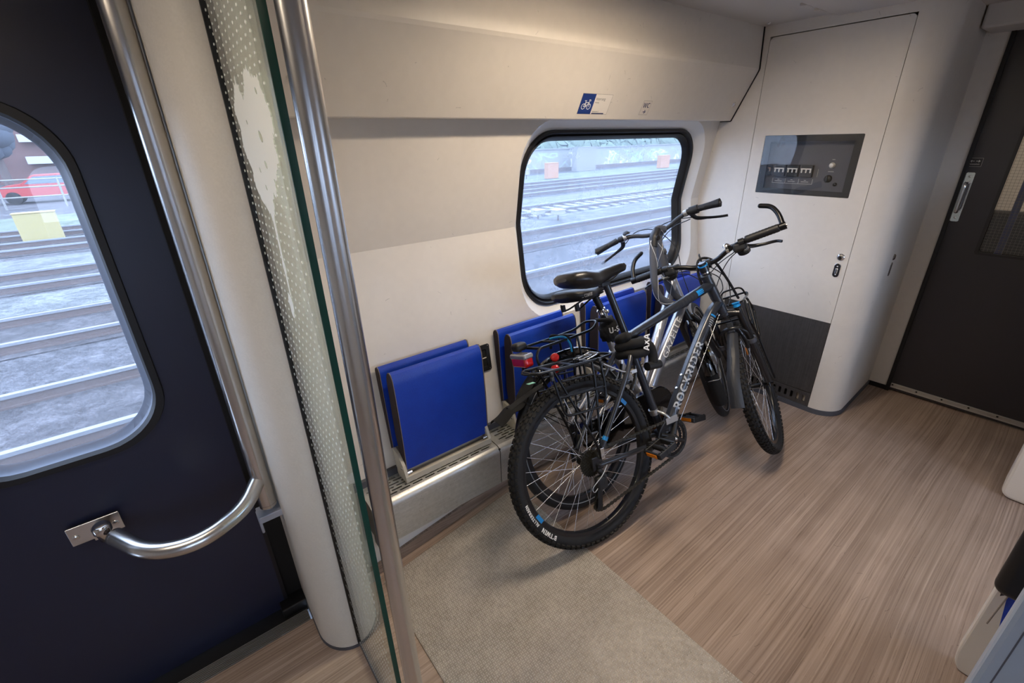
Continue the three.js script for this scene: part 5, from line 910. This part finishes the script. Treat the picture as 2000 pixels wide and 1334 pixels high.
  // chain case, crank, pedals
  const cs = new THREE.Shape(); cs.absarc(0, 0, 0.108, -Math.PI / 2, Math.PI / 2, false); cs.lineTo(-0.44, 0.105); cs.absarc(-0.47, 0.055, 0.055, Math.PI / 2, Math.PI * 1.5, false); cs.lineTo(0, -0.108);
  obj('chain_case', [extrude(cs, 0.028, 0.006).rotateY(Math.PI / 2).translate(0.045, BB.y, BB.z - 0.0)], M.gloss, b);
  const PR = P(0.60, 0.205, 0.095);
  obj('crank_arm', [taper([BB.clone().add(V(0.085, 0, 0)), BB.clone().add(V(0.09, 0, 0)).lerp(PR, 0.5), PR], [0.016, 0.012, 0.011], 14, 10, [0.75, 1])], M.alu, b);
  obj('crank_arm', [taper([BB.clone().add(V(-0.05, 0, 0)), P(0.35, 0.365, -0.08)], [0.016, 0.011], 10, 10, [0.75, 1])], M.alu, b);
  pedal(b, PR.clone().add(V(0.065, 0, 0)), 'pedal', -0.2); pedal(b, P(0.35, 0.365, -0.145), 'pedal', 0);
  // rear carrier with strap, lamp and reflectors
  const rk = obj('rear_carrier', [bent([P(0.02, 0.772, 0.06), P(-0.165, 0.775, 0.06), P(-0.185, 0.745, 0.06), P(-0.175, 0.68, 0.062)], 0.006, 0.025, 50, 8), bent([P(0.02, 0.772, -0.06), P(-0.165, 0.775, -0.06), P(-0.185, 0.745, -0.06), P(-0.175, 0.68, -0.062)], 0.006, 0.025, 50, 8), bent([P(0.0, 0.772, 0.06), P(0.15, 0.775, 0.058), P(0.205, 0.80, 0.04), P(0.205, 0.80, -0.04), P(0.15, 0.775, -0.058), P(0.0, 0.772, -0.06)], 0.006, 0.03, 90, 8), cyl(P(-0.16, 0.775, -0.06), P(-0.16, 0.775, 0.06), 0.006, 0.006, 8), cyl(P(-0.05, 0.773, -0.06), P(-0.05, 0.773, 0.06), 0.005, 0.005, 8), cyl(P(0.06, 0.773, -0.06), P(0.06, 0.773, 0.06), 0.005, 0.005, 8)], M.tubeBlack, b);
  for (const s of [-1, 1]) obj('carrier_leg', [bent([P(0.05, 0.772, s * 0.06), P(0.05, 0.62, s * 0.066), P(0.01, 0.36, s * 0.08)], 0.0052, 0.05, 24, 7), cyl(P(-0.17, 0.70, s * 0.062), P(0.005, 0.40, s * 0.08), 0.005, 0.005, 7)], M.tubeBlack, rk);
  obj('luggage_strap', [smooth([P(0.01, 0.65, 0.066), P(0.0, 0.73, 0.07), P(0.0, 0.781, 0.055), P(0.0, 0.784, 0), P(0.0, 0.781, -0.055), P(0.0, 0.73, -0.07)], 0.0065, 50, 8)], M.textile, rk);
  obj('luggage_strap', [smooth([P(-0.005, 0.72, 0.070), P(-0.008, 0.755, 0.070), P(-0.015, 0.783, 0.052), P(-0.035, 0.787, 0.02), P(-0.05, 0.785, 0.0)], 0.0045, 50, 8)], std({ color: 0x1590c8, roughness: 0.6 }), rk);
  const tl = obj('tail_light', [rbox(0.10, 0.046, 0.045, 0.012, 0, 0.735, 0.215, 3)], M.red, rk);
  obj('light_top', [rbox(0.104, 0.022, 0.05, 0.009, 0, 0.757, 0.214, 3)], phy({ color: 0x7c7c82, roughness: 0.12, clearcoat: 1 }), tl); obj('light_lens', [lathX([[0, 0.004], [0.01, 0.003], [0.012, 0]], 16).rotateY(Math.PI / 2).translate(0.032, 0.738, 0.236)], M.chrome, tl);
  obj('light_cap', [rbox(0.05, 0.035, 0.06, 0.015, -0.03, 0.79, 0.195, 3)], M.rubber, tl);
  for (const [u, v] of [[-0.105, 0.722], [-0.115, 0.676]]) obj('round_reflector', [lathX([[0, 0.008], [0.012, 0.007], [0.018, 0.002], [0.018, -0.004], [0, -0.004]], 20).rotateZ(0.4).rotateY(-0.8).translate(0.074, v, -u)], M.red, rk);
  M.stemGrey = std({ color: 0x4d5058, roughness: 0.4, metalness: 0.3 });
  // front end
  const fk = st(obj('fork', [cyl(P(0.905, 0.70), P(0.93, 0.63), 0.0165, 0.03, 16), smooth([P(0.925, 0.645, 0.03), P(0.95, 0.60, 0.048), P(1.03, 0.47, 0.052), P(1.155, 0.347, 0.058)], 0.0155, 30, 12), smooth([P(0.925, 0.645, -0.03), P(0.95, 0.60, -0.048), P(1.03, 0.47, -0.052), P(1.155, 0.347, -0.058)], 0.0155, 30, 12)], M.frameBlack, b));
  const sm = st(obj('stem', [cyl(P(0.814, 0.945), P(0.79, 1.012), 0.0145, 0.0145, 16), cyl(P(0.80, 0.985), P(0.787, 1.02), 0.022, 0.022, 18), cyl(P(0.787, 1.022, -0.022), P(0.787, 1.022, 0.022), 0.019, 0.019, 18), taper([P(0.787, 1.022), P(0.815, 1.07), P(0.86, 1.125)], [0.020, 0.017, 0.021], 16, 14, [1, 1]), cyl(P(0.86, 1.127, -0.026), P(0.86, 1.127, 0.026), 0.021, 0.021, 18)], M.stemGrey, b));
  obj('stem_bolt', [cyl(P(0.787, 1.022, 0.022), P(0.787, 1.022, 0.027), 0.011, 0.011, 12)], M.rubberGrey, sm);
  const bp = [P(0.80, 1.150, -0.325), P(0.835, 1.168, -0.20), P(0.86, 1.165, -0.13), P(0.865, 1.135, -0.06), P(0.86, 1.127, 0), P(0.865, 1.135, 0.06), P(0.86, 1.165, 0.13), P(0.835, 1.168, 0.20), P(0.80, 1.150, 0.325)];
  const hb = st(obj('handlebar', [bent(bp, 0.0112, 0.05, 120, 14)], M.matteGrey, b));
  for (const s of [-1, 1]) {
    obj('grip', [taper([P(0.835, 1.168, s * 0.205), P(0.825, 1.163, s * 0.24), P(0.808, 1.154, s * 0.30), P(0.80, 1.150, s * 0.328)], [0.0165, 0.0155, 0.017, 0.021], 24, 16)], M.rubberDark ?? M.plastic, hb);
    obj('brake_lever', [cyl(P(0.838, 1.168, s * 0.175), P(0.836, 1.168, s * 0.198), 0.0165, 0.0165, 14), taper([P(0.86, 1.155, s * 0.185), P(0.885, 1.13, s * 0.20), P(0.885, 1.11, s * 0.25), P(0.87, 1.09, s * 0.31), P(0.865, 1.083, s * 0.34)], [0.012, 0.011, 0.0075, 0.007, 0.007], 24, 10, [1, 0.6])], M.plastic, hb);
    obj('clamp', [cyl(P(0.845, 1.168, s * 0.155), P(0.842, 1.168, s * 0.172), 0.017, 0.017, 14)], M.alu, hb);
  }
  obj('twist_shifter', [cyl(P(0.838, 1.168, 0.185), P(0.83, 1.165, 0.225), 0.0215, 0.0215, 20)], M.plastic, hb);
  obj('bell', [lathe([[0, 0.018], [0.012, 0.016], [0.019, 0.006], [0.02, 0]], 18).translate(-0.15, 1.182, -0.845)], M.plastic, hb);
  const cab = (pts) => st(obj('cable', [smooth(pts.map((p) => P(...p)), 0.0024, 50, 6)], M.rubber, b));
  cab([[0.885, 1.14, 0.18], [0.92, 1.165, 0.09], [0.94, 1.15, -0.02], [0.93, 1.05, -0.06], [0.90, 0.93, -0.045], [0.92, 0.78, -0.04]]); cab([[0.885, 1.135, 0.17], [0.94, 1.13, 0.07], [0.95, 1.08, -0.01], [0.92, 0.98, -0.035], [0.885, 0.86, -0.03]]); cab([[0.885, 1.14, -0.18], [0.92, 1.18, -0.12], [0.95, 1.16, -0.03], [0.95, 1.03, 0.05], [0.92, 0.88, 0.045], [0.94, 0.74, 0.045]]);
}
M.sleeve = std({ color: 0x4b4e57, roughness: 0.75 });
// ---- grey sleeved chain lock hanging from the city bike's handlebar
{
  const t = thing('sleeved_lock', 'grey sleeved chain lock with white cord hanging from the rear handlebar', 'lock', [-1.05, 0, -1.255]); t.rotation.order = 'YXZ'; t.rotation.set(0, -0.01, 0.32);
  const A = [P(0.80, 1.135, 0.03), P(0.735, 1.138, 0.035), P(0.695, 1.09, 0.035), P(0.672, 1.02, 0.035), P(0.655, 0.94, 0.035), P(0.648, 0.87, 0.035), P(0.672, 0.808, 0.035), P(0.73, 0.765, 0.035), P(0.81, 0.735, 0.04), P(0.87, 0.735, 0.045)], B = [P(0.79, 1.13, 0.015), P(0.762, 1.08, 0.01), P(0.766, 0.98, 0.01), P(0.775, 0.89, 0.012), P(0.80, 0.80, 0.02), P(0.86, 0.745, 0.036)];
  const sl = obj('sleeve', [taper(A, [0.020, 0.019, 0.020, 0.021, 0.019, 0.020, 0.021, 0.019], 90, 12, [1, 0.8]), taper(B, [0.020, 0.021, 0.020, 0.019], 60, 12, [1, 0.8])], M.sleeve, t);
  for (const pts of [A, B]) for (const dir of [1, -1]) {
    const c = new THREE.CatmullRomCurve3(pts, false, 'centripetal'), fr = c.computeFrenetFrames(80, false), h = []; for (let i = 0; i <= 80; i++) { const a = i / 80 * 14 * dir, q = c.getPointAt(i / 80); h.push(q.addScaledVector(fr.normals[i], Math.cos(a) * 0.0212).addScaledVector(fr.binormals[i], Math.sin(a) * 0.0172)); }
    obj('white_cord', [smooth(h, 0.0011, 160, 5)], M.whitePrint, sl);
  }
  obj('lock_head', [taper([P(0.735, 1.140, 0.036), P(0.70, 1.105, 0.037), P(0.682, 1.06, 0.037)], [0.021, 0.024, 0.020], 14, 14, [1, 0.9]), cyl(P(0.70, 1.10, 0.05), P(0.698, 1.10, 0.064), 0.013, 0.012, 16)], M.plastic, t);
  obj('key_slot', [cyl(P(0.698, 1.10, 0.0635), P(0.698, 1.10, 0.0655), 0.007, 0.007, 12)], M.void, t);
}

// ================================================================ OUTSIDE
{
  const G = -1.06, W = 1024, n1 = noise2(W, W, 260), n2 = noise2(W, W, 40), n3 = noise2(W, W, 9), n4 = noise2(W, W, 512);
  const gravel = (c, k) => dataTex(W, W, (x, y) => { const v = (n1(x, y) - 0.5) * 62 * k + (n4(x, y) - 0.5) * 40 * k + (n2(x, y) - 0.5) * 34 + (n3(x, y) - 0.5) * 24; return c.map((q) => clamp(q + v)); }, true, 3.1, 3.1);
  const ballast = metre(std({ map: gravel([70, 70, 74], 1), roughness: 0.95 })), pale = metre(std({ map: gravel([92, 96, 96], 1.1), roughness: 0.95 })), grass = metre(std({ map: gravel([94, 104, 90], 1), roughness: 0.95 })), dark = metre(std({ map: gravel([62, 60, 63], 0.8), roughness: 0.9 }));
  struct(obj('ground', [span(-60, -1.95, G - 0.4, G, -90, 40), span(1.6, 60, G - 0.4, G, -90, 40)], ballast), 'grey ballast ground of the railway yard');
  struct(obj('ground', [span(-12.5, -11.0, G, G + 0.02, -90, 40), span(-17.0, -15.2, G, G + 0.03, -90, 40)], pale), 'pale stone strips between the tracks').name = 'ground_pale';
  struct(obj('ground', [span(-28.4, -23.2, G, G + 0.03, -90, 40)], grass), 'thin grass strip before the yard wall').name = 'ground_grass';
  const railMat = std({ color: 0x8a8e94, metalness: 0.4, roughness: 0.5 }), rust = std({ color: 0x5f5350, roughness: 0.8 }), conc = std({ color: 0x868684, roughness: 0.85 });
  const trackLabels = ['nearest pair of rails outside', 'second pair of rails outside', 'third pair of rails on pale sleepers outside', 'fourth pair of rails outside', 'farthest pair of rails outside'];
  [[-5.35, -6.8], [-8.85, -10.3], [-12.98, -14.42], [-18.0, -19.45], [-21.2, -22.65]].forEach(([a, b], i) => {
    const t = thing('railway_track', trackLabels[i], 'track', [0, G, 0], 'railway tracks in the yard');
    obj('track_bed', [span(b - 0.25, a + 0.25, 0, 0.02, -90, 40)], dark, t);
    for (const x of [a, b]) { const r = obj('rail', [span(x - 0.035, x + 0.035, 0.13, 0.17, -90, 40)], railMat, t); obj('rail_web', [span(x - 0.012, x + 0.012, 0.02, 0.13, -90, 40), span(x - 0.06, x + 0.06, 0.02, 0.045, -90, 40)], rust, r); }
    if (i === 2) for (let k = 0; k < 70; k++) obj('sleeper', [box(2.3, 0.05, 0.27, (a + b) / 2, 0.035, -3 - k * 0.62)], conc, t);
  });
  // low marker boxes and stones
  const yel = std({ color: 0xa59868, roughness: 0.7 }), wht = std({ color: 0x9a988f, roughness: 0.7 }), org = std({ color: 0xb0805f, roughness: 0.7 });
  const mk = (name, label, cat, x, z, w, h, d, m, leg) => { const t = thing(name, label, cat, [x, G, z]); obj('box', [rbox(d, h, w, 0.02, 0, leg + h / 2, 0)], m, t); if (leg) obj('leg', [cyl(V(0, 0, 0), V(0, leg, 0), 0.03, 0.03, 8)], rust, t); obj('lid', [rbox(d + 0.04, 0.03, w + 0.04, 0.01, 0, leg + h + 0.012, 0)], m, t); };
  mk('marker_box', 'yellow trackside box seen through the outer door window', 'box', -20.35, 2.68, 0.95, 0.85, 0.3, yel, 0.02);
  mk('marker_box', 'orange trackside box at the left of the window', 'box', -25.0, -23.2, 1.0, 1.0, 0.4, org, 0.05);
  mk('marker_box', 'orange trackside box at the right of the window', 'box', -25.4, -36.9, 1.3, 1.0, 0.4, org, 0.05);
  mk('marker_post', 'small white marker left of the orange box in the window', 'post', -26.2, -21.9, 0.4, 0.35, 0.3, wht, 0.3);
  mk('mushroom_marker', 'round white trackside cap, the left one of two', 'marker', -12.3, -10.8, 0.4, 0.14, 0.3, wht, 0.18);
  mk('mushroom_marker', 'round white trackside cap, the right one of two', 'marker', -11.6, -11.1, 0.4, 0.14, 0.3, wht, 0.22);
  mk('relay_cabinet', 'pale relay cabinet before the graffiti wall', 'cabinet', -29.3, -31.0, 2.4, 1.9, 0.6, conc, 0);
  // yard wall with painted scrawl, hedge, fence, car, flats
  const scr = canvasTex(2048, 128, (c, w, h) => { c.fillStyle = '#8f918d'; c.fillRect(0, 0, w, h); for (let k = 0; k < 150; k++) { c.strokeStyle = ['#8fa6b8', '#a9b6ae', '#7d8c99', '#d7d8d3', '#9fb8c4'][k % 5]; c.lineWidth = rr(2, 6); c.beginPath(); let x = rr(0, w), y = rr(30, h - 10); c.moveTo(x, y); for (let j = 0; j < 6; j++) { x += rr(-26, 30); y = Math.max(24, Math.min(h - 6, y + rr(-40, 40))); c.lineTo(x, y); } c.stroke(); } });
  const yw = thing('yard_wall', 'long concrete wall with faded graffiti beyond the tracks', 'wall', [-31, G, -35]);
  const face = new THREE.Mesh(new THREE.BoxGeometry(0.25, 1.75, 60).translate(0, 0.9, 0), std({ map: scr, roughness: 0.9 })); face.name = 'painted_wall'; face.castShadow = face.receiveShadow = true; yw.add(face);
  obj('footing', [span(-0.3, 0.5, 0, 0.28, -30, 30)], rust, yw); obj('coping', [span(-0.2, 0.2, 1.76, 1.84, -30, 30)], conc, yw);
  const hedgeMat = std({ color: 0x6d7d6c, roughness: 1 });
  const hg = []; for (let k = 0; k < 220; k++) { const g = new THREE.IcosahedronGeometry(rr(0.7, 1.5), 1), p = g.attributes.position; for (let i = 0; i < p.count; i++) p.setXYZ(i, p.getX(i) * rr(0.9, 1.1), p.getY(i) * rr(0.85, 1.1), p.getZ(i) * rr(0.9, 1.1)); hg.push(g.translate(-35 + rr(-1, 1), G + rr(0.8, 1.9), -76 + k * 0.30 + rr(-0.3, 0.3))); }
  const hd = obj('hedge', hg, hedgeMat); tag(hd, 'grey-green hedge behind the yard wall', 'hedge');
  const fl = std({ color: 0xb9b7b2, roughness: 0.9 }), red = std({ color: 0x6e5552, roughness: 0.9 }), lite = std({ color: 0xb0b2b5, roughness: 0.8 });
  const bd = thing('apartment_block', 'brick flats with white balconies beyond the yard', 'building', [-60, G, 8]);
  obj('wall', [span(-4, 0, 0, 22, -22, 16)], red, bd);
  for (let f = 0; f < 7; f++) for (const [a, b] of [[-20, -14], [-11.5, -6.5], [-4.6, -1.2], [0.6, 4.4], [6, 10]]) { obj('balcony', [span(0, 1.0, 1.6 + f * 1.75, 2.2 + f * 1.75, a, b)], lite, bd); }
  for (let f = 0; f < 7; f++) for (const a of [-13, -5.6, -0.4, 5]) obj('window', [span(0, 0.06, 2.4 + f * 1.75, 3.2 + f * 1.75, a, a + 0.9)], std({ color: 0x56606e, roughness: 0.2 }), bd);
  tag(obj('long_shed', [span(-52, -45, G, G + 7, -88, -18)], std({ color: 0x8c929a, roughness: 0.9 })), 'pale long building beyond the hedge', 'building');
  const bt = thing('street_tree', 'dark bare tree before the brick flats', 'tree', [-44, G, 6.3]); obj('trunk', [cyl(V(0, 0, 0), V(0, 3, 0), 0.25, 0.18, 8)], rust, bt); obj('crown', (() => { const gs = []; for (let k = 0; k < 26; k++) gs.push(new THREE.IcosahedronGeometry(rr(0.5, 1.0), 1).translate(rr(-0.8, 0.8), rr(2.5, 6.5), rr(-0.9, 0.9))); return gs; })(), std({ color: 0x4d5560, roughness: 1 }), bt);
  const fc = thing('yard_fence', 'grey railing beside the parked red car', 'fence', [-33, G, 0]);
  for (const y of [0.55, 1.0, 1.35]) obj('rail', [cyl(V(0, y, -8), V(0, y, 14), 0.035, 0.035, 6)], conc, fc);
  for (let k = 0; k < 11; k++) obj('post', [cyl(V(0, 0, -8 + k * 2.2), V(0, 1.4, -8 + k * 2.2), 0.045, 0.045, 6)], conc, fc);
  const car = thing('parked_car', 'red car parked beyond the yard fence', 'car', [-37, G, 3.9]);
  obj('body', runX([[-2.1, 0.35], [2.1, 0.35], [2.15, 0.75], [1.6, 0.92], [0.9, 1.0], [0.4, 1.42], [-0.9, 1.45], [-1.7, 1.0], [-2.15, 0.9]], 1.6), std({ color: 0xa63a3a, roughness: 0.3 }), car);
  obj('side_glass', runX([[-1.5, 1.0], [0.75, 1.0], [0.32, 1.36], [-0.85, 1.38]], 1.63), std({ color: 0x5d6c7c, roughness: 0.15 }), car);
  for (const z of [-1.3, 1.35]) obj('wheel', [cyl(V(-0.82, 0.32, z), V(0.84, 0.32, z), 0.32, 0.32, 18)], M.rubber, car);
  function runX(pts, w) { return extrude(poly(pts.map(([z, y]) => [-z, y])), w, 0.0).rotateY(Math.PI / 2).translate(-w / 2, 0, 0); }
}
renderer.render(scene, camera);
